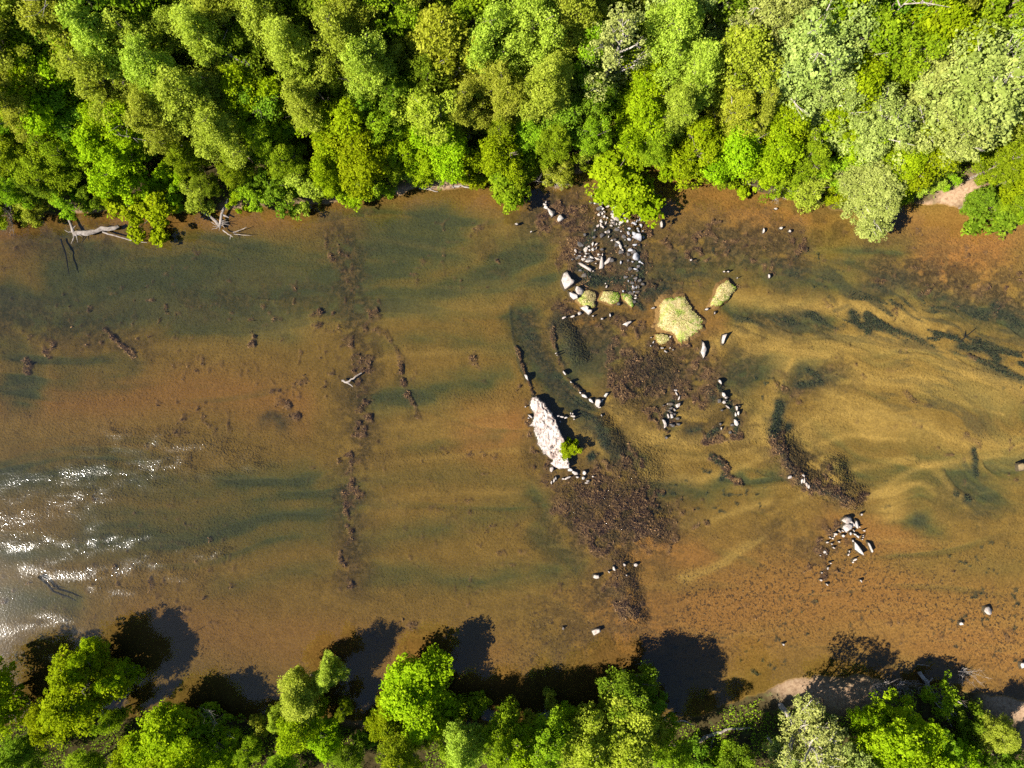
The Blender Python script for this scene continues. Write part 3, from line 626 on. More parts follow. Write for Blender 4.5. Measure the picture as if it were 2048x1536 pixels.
named_rock(2, [(410, 375), (480, 395), (555, 440), (550, 490), (480, 495), (430, 450)], .6, 'striped white slab at the tip of the islet ending in stones', 'stone', name='stone_slab')
named_rock(2, [(530, 290), (600, 310), (665, 350), (650, 420), (590, 450), (550, 410), (520, 340)], .8, 'thick white block leaning on the grassy end of the stony islet')
named_rock(2, [(610, 650), (690, 610), (740, 630), (735, 690), (800, 690), (790, 730), (740, 760), (700, 720)], .6, 'fractured white boulder at the lower tip of the stony islet')
named_rock(2, [(1330, 930), (1390, 890), (1470, 870), (1480, 890), (1420, 930), (1395, 965), (1370, 940)], .4, 'jagged white stone alone between the three green-topped islets', 'stone', name='jagged_stone')
named_rock(3, [(1065, 1235), (1090, 1270), (1135, 1360), (1110, 1430), (1080, 1500), (1060, 1440), (1035, 1400), (1060, 1320)], .6, 'white blade-shaped boulder standing below the largest grassy islet')
named_rock(3, [(1410, 1120), (1460, 1095), (1445, 1160), (1425, 1260), (1395, 1250), (1395, 1180)], .5, 'white upright boulder with brown weed behind it near the sand bar')
named_rock(4, [(1380, 600), (1440, 580), (1465, 620), (1440, 660), (1430, 720), (1390, 710), (1370, 670)], .5, 'pinkish boulder where the weir line meets the weed bed')
named_rock(8, [(885, 345), (955, 290), (1025, 285), (1030, 340), (990, 370), (945, 395)], .8, 'pointed white boulder at the peak of the scattered heap')
named_rock(8, [(905, 450), (960, 405), (1045, 400), (1055, 450), (1010, 495), (935, 520)], .8, 'broad bright-white boulder in the middle of the scattered heap')
named_rock(8, [(1100, 715), (1140, 750), (1200, 840), (1230, 930), (1160, 880), (1110, 840)], .5, 'lance-shaped white slab pointing away from the scattered heap', 'stone', name='stone_slab')
named_rock(8, [(1325, 735), (1345, 728), (1405, 870), (1390, 885)], .35, 'thin white stone bar lying parallel to the lance-shaped slab', 'stone', name='stone_bar')
named_rock(0, [(1970, 1216), (1977, 1213), (1983, 1219), (1981, 1227), (1974, 1228), (1969, 1222)], .5, 'round bright-white boulder alone on speckled gravel by the sandy bank')
named_rock(0, [(1184, 1262), (1198, 1256), (1201, 1262), (1188, 1270)], .4, 'flat rectangular grey stone on speckled gravel near the shaded bank', 'stone', name='flat_stone')
named_rock(0, [(2036, 930), (2045, 926), (2051, 932), (2048, 940), (2038, 941)], .12, 'smooth tan boulder in open sandy water beside dark weed', mat=stone_material('tan water worn stone', (.11, .075, .03), (.17, .12, .055), (.06, .04, .02)))

# the long white outcrop: irregular ridge with cracks
def outcrop():
    poly = [zp(4, *q) for q in [(370, 530), (440, 590), (520, 680), (600, 770), (650, 850), (690, 940), (720, 1020), (760, 1100), (790, 1200), (845, 1290)]]
    poly += [zp(5, *q) for q in [(640, 440), (655, 540), (740, 560), (760, 640), (770, 740), (640, 740), (500, 710), (430, 650), (500, 600), (420, 560), (330, 490), (270, 400), (215, 330), (225, 270), (170, 130)]]
    poly += [zp(4, *q) for q in [(320, 1120), (340, 1060), (240, 1040), (290, 980), (315, 920), (325, 820), (270, 730), (255, 640), (290, 570)]]
    P = np.array([px(*q) for q in poly])
    # resample and fill with a grid clipped to the outline
    def inside(x, y):
        r = np.zeros(x.shape, bool); d = np.full(x.shape, 1e9)
        for a, b in zip(P, np.roll(P, -1, 0)):
            cnd = (a[1] > y) != (b[1] > y)
            xi = (b[0] - a[0]) * (y - a[1]) / (b[1] - a[1] + 1e-12) + a[0]
            r ^= cnd & (x < xi)
            e = b - a
            t = np.clip(((x - a[0]) * e[0] + (y - a[1]) * e[1]) / (e @ e), 0, 1)
            d = np.minimum(d, np.hypot(x - a[0] - t * e[0], y - a[1] - t * e[1]))
        return np.where(r, d, -d)
    s = .11
    x, y = np.meshgrid(np.arange(P[:, 0].min() - .8, P[:, 0].max() + .8, s), np.arange(P[:, 1].min() - .8, P[:, 1].max() + .8, s))
    x = x + (fbm(x * 7, y * 7, 80, 2) - .5) * .05
    d = inside(x + (fbm(x * 2, y * 2, 86, 3) - .5) * .35, y + (fbm(x * 2, y * 2, 87, 3) - .5) * .35)
    # steep right-hand edge, dipping to the left; strata along the ridge
    ax = (x - P[:, 0].mean()) * .93 + (y - P[:, 1].mean()) * .36
    strata = np.floor((ax + fbm(x * .8, y * .8, 81, 3) * 1.2) / .42) * .10
    z = .16 + np.clip(d, 0, .4) * .6 + strata * 1.5 + (fbm(x * 1.5, y * 1.5, 82, 4) - .5) * .7 + .05 * (ax + 1.2)
    crack = np.abs(fbm(x * .9 + 3, y * .45, 83, 3) - .5)
    z -= .45 * sstep(.03, .0, crack) + .25 * sstep(.02, 0, np.abs(fbm(x * .5 + 9, y * 1.6, 84, 3) - .5))
    z = np.where(d > 0, np.maximum(z, .07), -.5)
    z = np.where((d <= 0) & (d > -.12), -.3, z)
    n, k = x.shape
    idx = np.arange(n * k).reshape(n, k)
    q = np.stack([idx[:-1, :-1], idx[:-1, 1:], idx[1:, 1:], idx[1:, :-1]], -1).reshape(-1, 4)
    dq = d.reshape(-1)[q].max(1)
    q = q[dq > -.12]
    used, inv = np.unique(q.ravel(), return_inverse=True)
    V = np.stack([x, y, z], -1).reshape(-1, 3)[used]
    me = mesh_np('rock_outcrop', V, inv.reshape(-1, 4), stone_material('sun bleached outcrop stone', (.23, .19, .17), (.42, .39, .365), (.07, .055, .05), True))
    tag(obj('rock_outcrop', me), 'long white rock outcrop with cracks rising from the river', 'rock')
outcrop()

# ------------------------------------------------------------------ grass islets
def plain_leaf(name, c0, c1, trans=.3, tcol=None, rnd=.25):
    m = N(name)
    t = m.n('ShaderNodeAttribute', attribute_name='tint').outputs['Fac']
    oi = m.n('ShaderNodeObjectInfo').outputs['Random']
    col = m.mix(c0, c1, t)
    hs = m.n('ShaderNodeHueSaturation', ins={'Color': col, 'Hue': m.math('ADD', .5, m.math('MULTIPLY', m.math('SUBTRACT', oi, .34), .038)),
                                           'Value': m.math('ADD', 1 - rnd, m.math('MULTIPLY', oi, rnd * 2))})
    col = hs.outputs[0]
    df = m.n('ShaderNodeBsdfDiffuse', ins={'Color': col})
    tl = m.n('ShaderNodeBsdfTranslucent', ins={'Color': m.mix(col, (1.25, 1.15, .5), 1, 'MULTIPLY')})
    mx = m.n('ShaderNodeMixShader', ins={0: trans, 1: df.outputs[0], 2: tl.outputs[0]})
    return m.done(mx.outputs[0])

def blades(P, Nrm, L, Wd, rng, jitter=.7):
    """one quad leaf per point; returns V, F"""
    n = len(P)
    d = Nrm + rng.normal(0, jitter, (n, 3)); d /= np.linalg.norm(d, axis=1, keepdims=True)
    t = rng.normal(0, 1, (n, 3)); a = np.cross(d, t); a /= np.linalg.norm(a, axis=1, keepdims=True) + 1e-9
    b = np.cross(d, a)
    L = np.asarray(L).reshape(-1, 1); Wd = np.asarray(Wd).reshape(-1, 1)
    V = np.stack([P - a * L * .5, P + b * Wd * .5 + a * L * .08, P + a * L * .5, P - b * Wd * .5 + a * L * .08], 1).reshape(-1, 3)
    return V, np.arange(4 * n).reshape(-1, 4)

def leaf_mesh(name, P, Nrm, L, Wd, tint, mat, rng, jitter=.7):
    V, Fq = blades(P, Nrm, L, Wd, rng, jitter)
    me = mesh_np(name, V, Fq, mat)
    attr(me, 'tint', tint, 'FACE')
    return me

def mound_material():
    m = N('dry straw and sand islet')
    pos = m.n('ShaderNodeNewGeometry').outputs['Position']
    n1 = m.noise(.9, 4, .6, pos); n2 = m.noise(4.0, 4, .7, pos)
    col = m.ramp(n2, [(.3, (.14, .10, .045)), (.5, (.30, .24, .11)), (.7, (.40, .34, .20))])
    col = m.mix(col, (.17, .22, .035), m.ramp(n1, [(.48, 0), (.62, .8)]))
    zz = m.n('ShaderNodeSeparateXYZ', ins={0: pos}).outputs[2]
    col = m.mix((.20, .115, .045), col, m.ramp(m.math('ADD', zz, m.math('MULTIPLY', n2, .1)), [(.06, 0), (.16, 1)]))
    bump = m.n('ShaderNodeBump', ins={'Strength': .8, 'Distance': .12, 'Height': n2})
    return m.done(m.n('ShaderNodeBsdfDiffuse', ins={'Color': col, 'Normal': bump.outputs[0]}).outputs[0])
MOUND = mound_material()
GRASS = plain_leaf('straw and green islet grass', (.34, .29, .125), (.15, .22, .022), .25)

def islet(z, poly, hgt, green, label):
    P = np.array([px(*zp(z, *q)) for q in poly]); c = P.mean(0); P = P - c
    # densify the outline with small irregularities
    Q = P
    for it in range(2):
        nx_ = np.roll(Q, -1, 0)
        Q = np.stack([Q * .75 + nx_ * .25, Q * .25 + nx_ * .75], 1).reshape(-1, 2)
    Q = Q * (1 + (fbm(Q[:, 0] * 1.6 + c[0], Q[:, 1] * 1.6 + c[1], 88, 3)[:, None] - .45) * .22 + RNG.uniform(-.025, .025, (len(Q), 1)))
    n = len(Q)
    Qs = Q.copy()
    for it in range(10):
        Qs = (np.roll(Qs, 1, 0) + Qs * 2 + np.roll(Qs, -1, 0)) / 4
    root = bpy.data.objects.new('grass_islet', None); COL.objects.link(root); root.location = (c[0], c[1], 0)
    V = []; rings = ((1.32, -.8), (1.08, -.16), (1.0, .03), (.88, .42), (.7, .75), (.45, .95), (.2, 1.0))
    for f, zz in rings:
        for q in (Qs if f < .95 else Q):
            V.append((q[0] * f + rr.uniform(-.06, .06), q[1] * f + rr.uniform(-.06, .06), zz * hgt + rr.uniform(-.12, .10) * hgt if zz > 0 else zz))
    V.append((0, 0, hgt))
    Fq = [(k * n + i, k * n + (i + 1) % n, (k + 1) * n + (i + 1) % n, (k + 1) * n + i) for k in range(len(rings) - 1) for i in range(n)]
    Ft = [((len(rings) - 1) * n + i, (len(rings) - 1) * n + (i + 1) % n, len(V) - 1) for i in range(n)]
    obj('mound', mesh_np('mound', V, [np.array(Fq), np.array(Ft)], MOUND, True), root)
    area = .5 * abs(sum(a[0] * b[1] - a[1] * b[0] for a, b in zip(P, np.roll(P, -1, 0))))
    k = int(area * 95)
    th = np.arctan2(Q[:, 1], Q[:, 0]); order = np.argsort(th); rq = np.hypot(Q[:, 0], Q[:, 1])
    big_ = rq.max()
    xy = RNG.uniform(-big_, big_, (k * 4, 2))
    lim = np.interp(np.arctan2(xy[:, 1], xy[:, 0]), th[order], rq[order], period=2 * np.pi)
    f = np.hypot(xy[:, 0], xy[:, 1]) / lim
    xy, f = xy[f < 1.02][:k], f[f < 1.02][:k]
    k = len(xy)
    gn = fbm((xy[:, 0] + c[0]) * .8, (xy[:, 1] + c[1]) * .8, 90, 3)
    zc = hgt * (1 - f ** 2.2) * .95 + .05
    Pt = np.column_stack([xy, zc + RNG.uniform(0, .10, k)])
    tint = np.clip((gn - .52) * 7 + green - .12 + RNG.normal(0, .15, k), 0, 1)
    me = leaf_mesh('grass', Pt, np.tile([0, 0, .6], (k, 1)), RNG.uniform(.14, .36, k), RNG.uniform(.05, .10, k), tint, GRASS, RNG, .7)
    gobj = obj('grass', me, root); gobj['kind'] = 'stuff'
    tag(root, label, 'islet')
islet(3, [(310, 610), (350, 560), (420, 520), (500, 490), (600, 475), (740, 455), (790, 490), (780, 530), (850, 600), (880, 690), (950, 750), (1020, 810), (1060, 900), (1050, 980), (960, 1070), (860, 1140), (790, 1200), (720, 1260), (650, 1220), (590, 1110), (530, 1050), (460, 1040), (380, 990), (300, 940), (340, 880), (350, 800), (340, 690)], .6, .3, 'largest grassy islet, straw coloured with green patches')
islet(3, [(1400, 220), (1500, 200), (1560, 250), (1640, 290), (1630, 350), (1550, 410), (1520, 480), (1440, 530), (1380, 590), (1300, 610), (1190, 610), (1220, 530), (1260, 450), (1310, 370), (1320, 300)], .5, .35, 'club-shaped islet with green crown and pale sandy head')
islet(3, [(260, 1100), (400, 1090), (490, 1130), (500, 1190), (430, 1250), (330, 1270), (280, 1200)], .25, .15, 'small straw islet tucked beside the largest islet')
islet(2, [(680, 340), (860, 370), (870, 480), (840, 560), (850, 620), (760, 650), (650, 620), (600, 570), (530, 510), (570, 460), (620, 430)], .5, .4, 'sandy islet with grass strips and white blocks at its ends')
islet(2, [(1000, 350), (1060, 370), (1200, 370), (1270, 420), (1280, 500), (1220, 560), (1130, 590), (1050, 550), (910, 520), (950, 460), (980, 400)], .35, .4, 'oval islet, bright green on one end and straw on the other')
islet(2, [(1290, 400), (1470, 410), (1480, 500), (1510, 600), (1480, 640), (1420, 590), (1340, 500)], .3, .4, 'triangular islet with green top beside the dark stones')

# ------------------------------------------------------------------ water weed (uncountable)
def weed_material(name, c0, c1):
    m = N(name)
    t = m.n('ShaderNodeAttribute', attribute_name='tint').outputs['Fac']
    bs = m.n('ShaderNodeBsdfPrincipled', ins={'Base Color': m.mix(c0, c1, t), 'Roughness': .8, 'Specular IOR Level': .1})
    return m.done(bs.outputs[0])

def scatter(mask, n, x0, x1, y0, y1, thr):
    out = []
    while sum(len(o) for o in out) < n:
        k = 200000
        x = RNG.uniform(x0, x1, k); y = RNG.uniform(y0, y1, k)
        v = layer_at(mask, x, y) * (land_at(x, y) < -.6)
        ok = RNG.random(k) < np.clip((v - thr) / (1 - thr), 0, 1)
        out.append(np.column_stack([x[ok], y[ok]]))
    return np.concatenate(out)[:n]
q = scatter('W', 12000, -82, 82, -46, 34, .35)
zb = ground_z(q[:, 0], q[:, 1])
tnt = np.clip(fbm(q[:, 0] * 1.1, q[:, 1] * 1.1, 91, 3) * 1.6 - .35 + RNG.normal(0, .18, len(q)), 0, 1)
me = leaf_mesh('ledge_weed', np.column_stack([q, np.minimum(zb + RNG.uniform(.02, .22, len(q)), -.02)]), np.tile([.3, .1, .8], (len(q), 1)), RNG.uniform(.12, .75, len(q)) ** 1.4, RNG.uniform(.06, .2, len(q)), tnt,
               weed_material('brown riverweed', (.045, .025, .018), (.27, .155, .075)), RNG, .55)
o = obj('ledge_weed', me); o['kind'] = 'stuff'; tag(o, 'brown riverweed covering the shallow rock ledges', 'weed')
q = scatter('B', 7000, -20, 82, -46, 34, .6)
zb = ground_z(q[:, 0], q[:, 1])
tnt = RNG.random(len(q)) ** 2
me = leaf_mesh('streaming_weed', np.column_stack([q, np.minimum(zb + RNG.uniform(.02, .25, len(q)), -.03)]), np.tile([.2, .1, .9], (len(q), 1)), RNG.uniform(.2, .55, len(q)), RNG.uniform(.06, .14, len(q)), tnt,
               weed_material('dark green waterweed', (.016, .022, .016), (.07, .075, .03)), RNG, .4)
o = obj('streaming_weed', me); o['kind'] = 'stuff'; tag(o, 'dark green waterweed trailing in the sandy channels', 'weed')

# ------------------------------------------------------------------ trees
def bark(name, c0, c1):
    m = N(name)
    n = m.noise(1.8, 4, .65, m.n('ShaderNodeTexCoord').outputs['Object'])
    return m.done(m.n('ShaderNodeBsdfDiffuse', ins={'Color': m.ramp(n, [(.35, c0), (.65, c1)]), 'Roughness': .9}).outputs[0])
BARK = bark('grey brown bark', (.07, .055, .04), (.17, .14, .11))
PALE_BARK = bark('pale mottled bark', (.15, .13, .10), (.34, .31, .27))
DEAD = bark('bleached dead wood', (.15, .125, .105), (.32, .28, .25))

LEAF = {
 'olive': plain_leaf('olive leaves', (.200, .252, .016), (.390, .445, .052), .48, rnd=.2),
 'mid': plain_leaf('fresh green leaves', (.135, .215, .007), (.280, .370, .016), .48),
 'lime': plain_leaf('lime green leaves', (.170, .250, .004), (.320, .405, .010), .48),
 'dark': plain_leaf('deep green leaves', (.095, .160, .008), (.200, .280, .018), .46),
 'silver': plain_leaf('silvery green leaves', (.190, .235, .042), (.345, .395, .100), .36, rnd=.12),
 'gold': plain_leaf('yellow green leaves', (.205, .255, .012), (.360, .400, .038), .42, rnd=.15),
 'tan': plain_leaf('pale tan budding leaves', (.205, .215, .045), (.350, .345, .100), .34, rnd=.1),
}

def tree_proto(kind, h, r, bottom, shape, nclump, nleaf, leaf, seed, lobes, barkm, clump_r=.9, droop=.0, multi=1):
    """trunk + crown meshes; crown is leaf clumps spread over lobes carried by limbs"""
    rng = np.random.default_rng(seed)
    tb = Tubes()
    base_r = .016 * h + .06
    lean = rng.normal(0, .02 * h, 2)
    cz0, cz1 = bottom * h, h
    stems = []
    ph = rng.uniform(0, 6.28, 2)
    for s in range(multi):
        off = rng.normal(0, .25 if multi > 1 else 0, 2)
        sp = rng.normal(0, r * .35, 2) if multi > 1 else lean
        pts = [(off[0] + sp[0] * t ** 1.5, off[1] + sp[1] * t ** 1.5, -.6 + t * (h * .93 + .6)) for t in np.linspace(0, 1, 7)]
        rad = np.linspace(base_r, base_r * .12, 7) / (1.6 if multi > 1 else 1)
        tb.add(pts, rad, 7)
        stems.append(np.array(pts))
    cen = []
    for i in range(lobes):
        t = (i + rng.uniform(.2, .8)) / lobes                   # height fraction in the crown
        if shape == 'column':
            rad = r * (.55 * math.sin(math.pi * min(1, .12 + .9 * t)) ** .7)
        elif shape == 'round':
            rad = r * .62 * math.sqrt(max(.02, 1 - (2 * t - .85) ** 2 / 1.5))
        else:                                                    # spreading
            rad = r * .66 * (1 - .65 * t)
        a = i * 2.399 + rng.uniform(-.5, .5)
        z = cz0 + (cz1 - cz0) * (.12 + .80 * t) + rng.normal(0, .05) * (cz1 - cz0)
        rr_ = rad * rng.uniform(.55, 1.15) * (1 + .34 * math.sin(2 * a + ph[0]) + .26 * math.sin(3 * a + ph[1]))
        lr = r * (rng.uniform(.17, .36) if shape == 'column' else rng.uniform(.17, .40)) * (1.08 - .4 * t)
        stem = stems[i % len(stems)]
        ctr = np.array([np.interp(z, stem[:, 2], stem[:, 0]), np.interp(z, stem[:, 2], stem[:, 1])])
        c = np.array([ctr[0] + rr_ * math.cos(a), ctr[1] + rr_ * math.sin(a), z])
        cen.append((c, lr, lr * rng.uniform(.75, 1.15) * (1.35 if shape == 'column' else 1.0)))
        z0 = max(.18 * h, z - rr_ * 1.0 - .08 * h)
        st0 = np.array([np.interp(z0, stem[:, 2], stem[:, 0]), np.interp(z0, stem[:, 2], stem[:, 1]), z0])
        md = (st0 + c) / 2 + np.array([0, 0, -.05 * rr_]) + rng.normal(0, .12, 3)
        tb.add([st0, md, c, c + (c - md) * .5], [base_r * .38, base_r * .26, base_r * .14, base_r * .04], 5)
        for b in range(5):
            d = rng.normal(0, 1, 3); d /= np.linalg.norm(d)
            e = c + d * lr * .95
            tb.add([md * .4 + c * .6, (md * .2 + c * .4 + e * .4) + rng.normal(0, .1, 3), e], [base_r * .12, base_r * .08, base_r * .02], 4)
    wts = np.array([l ** 2 for _, l, _ in cen]); wts /= wts.sum()
    which = rng.choice(len(cen), nclump, p=wts)
    C = np.array([c for c, _, _ in cen])[which]
    LR = np.array([(l, l, lz) for _, l, lz in cen])[which]
    d = rng.normal(0, 1, (nclump, 3)); d[:, 2] = d[:, 2] * .9 + .22; d /= np.linalg.norm(d, axis=1, keepdims=True)
    rad = rng.uniform(.4, 1.3, (nclump, 1)) ** .8
    cc = C + d * LR * rad
    cc[:, 2] -= droop * np.abs(rng.normal(0, 1, nclump))
    hole = vnoise(cc[:, 0] * .55 + seed, cc[:, 2] * .5 + cc[:, 1] * .41, seed % 97)
    keep = hole > .27
    cc, d, rad = cc[keep], d[keep], rad[keep]
    nclump = len(cc)
    cr = clump_r * rng.uniform(.35, 1.25, nclump)
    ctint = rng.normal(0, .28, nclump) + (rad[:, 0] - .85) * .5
    k = np.repeat(np.arange(nclump), nleaf)
    ld = rng.normal(0, 1, (len(k), 3)); ld[:, 2] = np.abs(ld[:, 2]) * .8 - .15
    ld /= np.linalg.norm(ld, axis=1, keepdims=True)
    P = cc[k] + ld * (cr[k] * rng.uniform(.35, 1, len(k)) ** .6)[:, None] * np.array([1, 1, .72])
    P[:, 2] = np.maximum(P[:, 2], .35)
    nr = ld * .55 + d[k] * .55 + np.array([0, 0, .55])
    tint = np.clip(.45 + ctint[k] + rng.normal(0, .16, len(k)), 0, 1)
    L = leaf * rng.uniform(.65, 1.4, len(k)) * rng.uniform(.7, 1.3, nclump)[k]
    me = leaf_mesh(kind + '_crown', P, nr, L, L * rng.uniform(.6, .85, len(k)), tint, LEAF[kind], rng, .8)
    return tb.mesh(kind + '_trunk', barkm), me

PROTO = {}
def proto(key, kind, n, h, r, bottom, shape, ncl, nl, leaf, lobes, barkm=BARK, **kw):
    PROTO[key] = (h, [tree_proto(kind, h, r, bottom, shape, ncl, nl, leaf, 1000 + 37 * len(PROTO) * 7 + i * 13, lobes, barkm, **kw) for i in range(n)])
proto('olive', 'olive', 3, 23, 4.9, .26, 'column', 900, 46, .215, 30, clump_r=.80)
proto('mid', 'mid', 3, 18, 5.2, .22, 'round', 680, 46, .28, 26, clump_r=.95)
proto('lime', 'lime', 3, 12, 5.2, .16, 'round', 680, 46, .275, 26, clump_r=.9)
proto('dark', 'dark', 2, 15, 5.2, .18, 'round', 600, 42, .28, 24, clump_r=.95)
proto('silver', 'silver', 2, 22, 6.8, .25, 'round', 950, 46, .30, 36, PALE_BARK, clump_r=.95)
proto('gold', 'gold', 2, 20, 5.4, .25, 'column', 740, 46, .275, 30, PALE_BARK, clump_r=.9)
proto('tan', 'tan', 1, 25, 6.2, .3, 'column', 400, 28, .28, 26, PALE_BARK, clump_r=.85)
proto('shrub_lime', 'lime', 2, 5, 3.6, .08, 'spread', 300, 38, .28, 14, clump_r=.58, multi=4)
proto('shrub_mid', 'mid', 2, 4.5, 3.4, .08, 'spread', 280, 36, .26, 14, clump_r=.58, multi=4)
proto('shrub_dark', 'dark', 1, 4, 3.4, .08, 'spread', 260, 36, .26, 13, clump_r=.58, multi=4)
proto('shrub_olive', 'olive', 2, 5, 3.6, .08, 'spread', 300, 40, .21, 14, clump_r=.56, multi=4)

WOODMARK = [(40, 'the shore tangle of bare twigs'), (190, 'the beached log'), (300, 'the round overhanging shrub'), (440, 'the uprooted stump'), (600, 'the olive shore shrubs past the stump'), (720, 'the shore end of the brown weed band'), (870, 'the white drift branches'), (1000, 'the dense bulging shrub'),
            (1112, 'the twiggy olive shrub'), (1240, 'the brightest lime shrub'), (1390, 'the small bay past the rubble pile'), (1560, 'the curving shore'), (1735, 'the small leaning silvery tree'), (1930, 'the sandy bank cut')]
NEARMARK = [(80, 'the sun glitter'), (180, 'the tree with the leaning spire'), (400, 'the bare grey twigs'), (600, 'the feathery olive tree'), (830, 'the large round lime tree'), (1040, 'the dark water gap'), (1260, 'the twin-topped deep green tree'), (1430, 'the grey fallen tree'), (1620, 'the gravel bar'), (1800, 'the brightest lime tree'), (1980, 'the pale beach')]
def whereabouts(X, Y, h, where):
    ax = X * H / (H - .6 * h) / M + 1024
    mark = min(WOODMARK if where == 'wood' else NEARMARK, key=lambda q: abs(q[0] - ax))[1]
    if where == 'wood':
        dd = Y - float(shore_top(X))
        return (' at the water by ' if dd < 5 else ' set back behind ' if dd < 13 else ' deep in woods behind ') + mark
    dd = float(shore_bot(X)) - Y
    return (' at the shaded shore by ' if dd < 3 else ' on the shading bank behind ') + mark

LABEL = {
 'olive': ('narrow olive-green tree', 'olive-green trees'), 'mid': ('fresh green round tree', 'fresh green trees'), 'lime': ('lime-green bushy tree', 'bright yellow-green trees'),
 'dark': ('deep green round tree', 'deep green trees'), 'silver': ('broad silvery pale-green tree', 'silvery trees'), 'gold': ('yellowish green tree with pale trunk', 'yellowish trees'),
 'tan': ('thin-leaved tan tree', 'tan trees'), 'shrub_lime': ('bright yellow-green shrub', 'bright shrubs'), 'shrub_mid': ('fresh green shrub', 'fresh green shrubs'), 'shrub_dark': ('deep green shrub', 'deep green shrubs'), 'shrub_olive': ('soft olive-green shrub', 'olive shrubs'),
}
placed = []
cnt = {}
def tree(key, X, Y, h=None, r=1.0, where='wood', label=None, group=None, rot=None, variant=None):
    H0, protos = PROTO[key]
    i = cnt.get(key, 0); cnt[key] = i + 1
    tm, cm = protos[(i if variant is None else variant) % len(protos)]
    shrub = key.startswith('shrub')
    zb = float(ground_z(np.array([X]), np.array([Y]))[0])
    root = bpy.data.objects.new('shrub' if shrub else 'broadleaf_tree', None); COL.objects.link(root)
    root.location = (X, Y, max(zb, -.3) - .05)
    root.rotation_euler = (0, 0, random.uniform(0, 6.283) if rot is None else rot)
    s = (h or H0) / H0
    root.scale = (s * r, s * r, s)
    obj('stems' if shrub else 'trunk', tm, root); obj('foliage' if shrub else 'crown', cm, root)
    lab, grp = LABEL[key]
    if label is None:
        wh = whereabouts(X, Y, h or H0, where)
        label = lab + wh
        group = grp + wh
    tag(root, label, 'shrub' if shrub else 'tree', group)
    placed.append((X, Y, (.6 if shrub else 1) * 2.6))
    return root

def at(key, x, y, h, r=1.0, zc=None, **kw):
    """place by where the crown's middle shows in the photograph"""
    X, Y = px(x, y, (.62 * h if zc is None else zc))
    return tree(key, X, Y, h, r, **kw)

# trees that stand out on the wooded bank
at('silver', 1598, 130, 24, 1.12, label='large silvery tree overtopping the wood beside the yellow-green tree')
at('silver', 1545, 60, 22, .8)
at('silver', 1950, 190, 24, 1.25, label='widest silvery tree of the wood, above the sandy bank cut')
at('silver', 1890, 260, 20, .95)
at('silver', 1745, 265, 17, 1.05, label='pale silvery tree between the two large silvery crowns')
at('silver', 1732, 385, 11, 1.6, label='small silvery tree leaning out over the water')
at('silver', 2030, 90, 23, .85)
at('silver', 1630, 215, 18, .8)
at('gold', 1470, 150, 21, 1.0, label='yellow-green tree beside the largest silvery crown')
at('gold', 1455, 235, 15, .95)
at('gold', 905, 120, 23, 1.0, label='yellowish tree with rusty-tipped crown rising over olive neighbours')
at('gold', 870, 235, 17, 1.15)
at('tan', 1225, 120, 25, .95, label='thin-leaved tan tree whose long pale trunk shows through')
for (x, y, h, r) in [(240, 110, 24, 1), (215, 180, 22, 1), (340, 170, 23, .9), (400, 220, 22, 1.05), (455, 275, 19, 1.1), (330, 250, 20, .9), (595, 130, 24, .95), (690, 110, 25, .95), (745, 160, 24, .9), (625, 230, 20, .9), (40, 130, 24, 1),
                     (60, 230, 21, .9), (720, 60, 25, .9), (980, 120, 24, 1), (1060, 90, 25, 1.05), (1090, 190, 22, 1), (1130, 60, 25, 1), (1330, 90, 24, 1), (1380, 160, 21, 1), (1010, 200, 20, 1), (1350, 230, 18, .95), (470, 40, 24, 1), (860, 40, 25, .9), (540, 60, 24, .9), (430, 110, 24, .9), (930, 230, 17, 1), (160, 60, 25, 1)]:
    at('olive', x, y, h, r)
for (x, y, h, r) in [(715, 310, 13, 1.05), (690, 260, 15, .9), (230, 330, 12, 1.0), (120, 180, 17, .9), (110, 250, 15, .9), (270, 270, 13, .8), (880, 300, 12, .95), (1000, 310, 11, .85), (1390, 300, 11, 1.0), (1540, 310, 11, 1.05), (1470, 300, 12, .9), (1800, 330, 11, .95), (1840, 300, 14, .9), (530, 210, 16, .9), (1690, 190, 16, .9), (1700, 260, 13, .9), (1280, 230, 14, .8), (850, 330, 8, .9), (660, 350, 9, .8)]:
    at('lime', x, y, h, r)
for (x, y, h, r) in [(540, 290, 13, .9), (580, 320, 11, .9), (150, 320, 12, .9), (50, 320, 13, 1), (30, 390, 9, .8), (480, 340, 10, .9), (770, 270, 14, .9), (960, 60, 22, .9), (1180, 280, 12, .8), (1310, 290, 12, .8), (1620, 320, 11, 1.1), (2000, 330, 13, .95), (2030, 400, 9, .9), (1720, 110, 21, 1), (1800, 60, 22, 1), (380, 320, 11, .85), (1980, 40, 24, .9), (1780, 150, 19, .9), (1110, 290, 12, .8), (790, 330, 9, .8), (820, 60, 22, .8), (300, 40, 22, .9), (1000, 270, 13, .8)]:
    at('mid', x, y, h, r)
for (x, y, h, r) in [(160, 240, 14, 1), (110, 120, 18, 1), (510, 130, 18, .9), (560, 230, 15, .9), (800, 200, 16, .9), (660, 180, 16, .9), (1180, 200, 15, .8), (1650, 20, 20, 1), (1750, 30, 20, 1), (1420, 40, 20, 1), (640, 60, 18, .9), (80, 380, 8, .9), (1960, 400, 8, .8), (420, 370, 7, .8), (740, 230, 14, .8)]:
    at('dark', x, y, h, r)
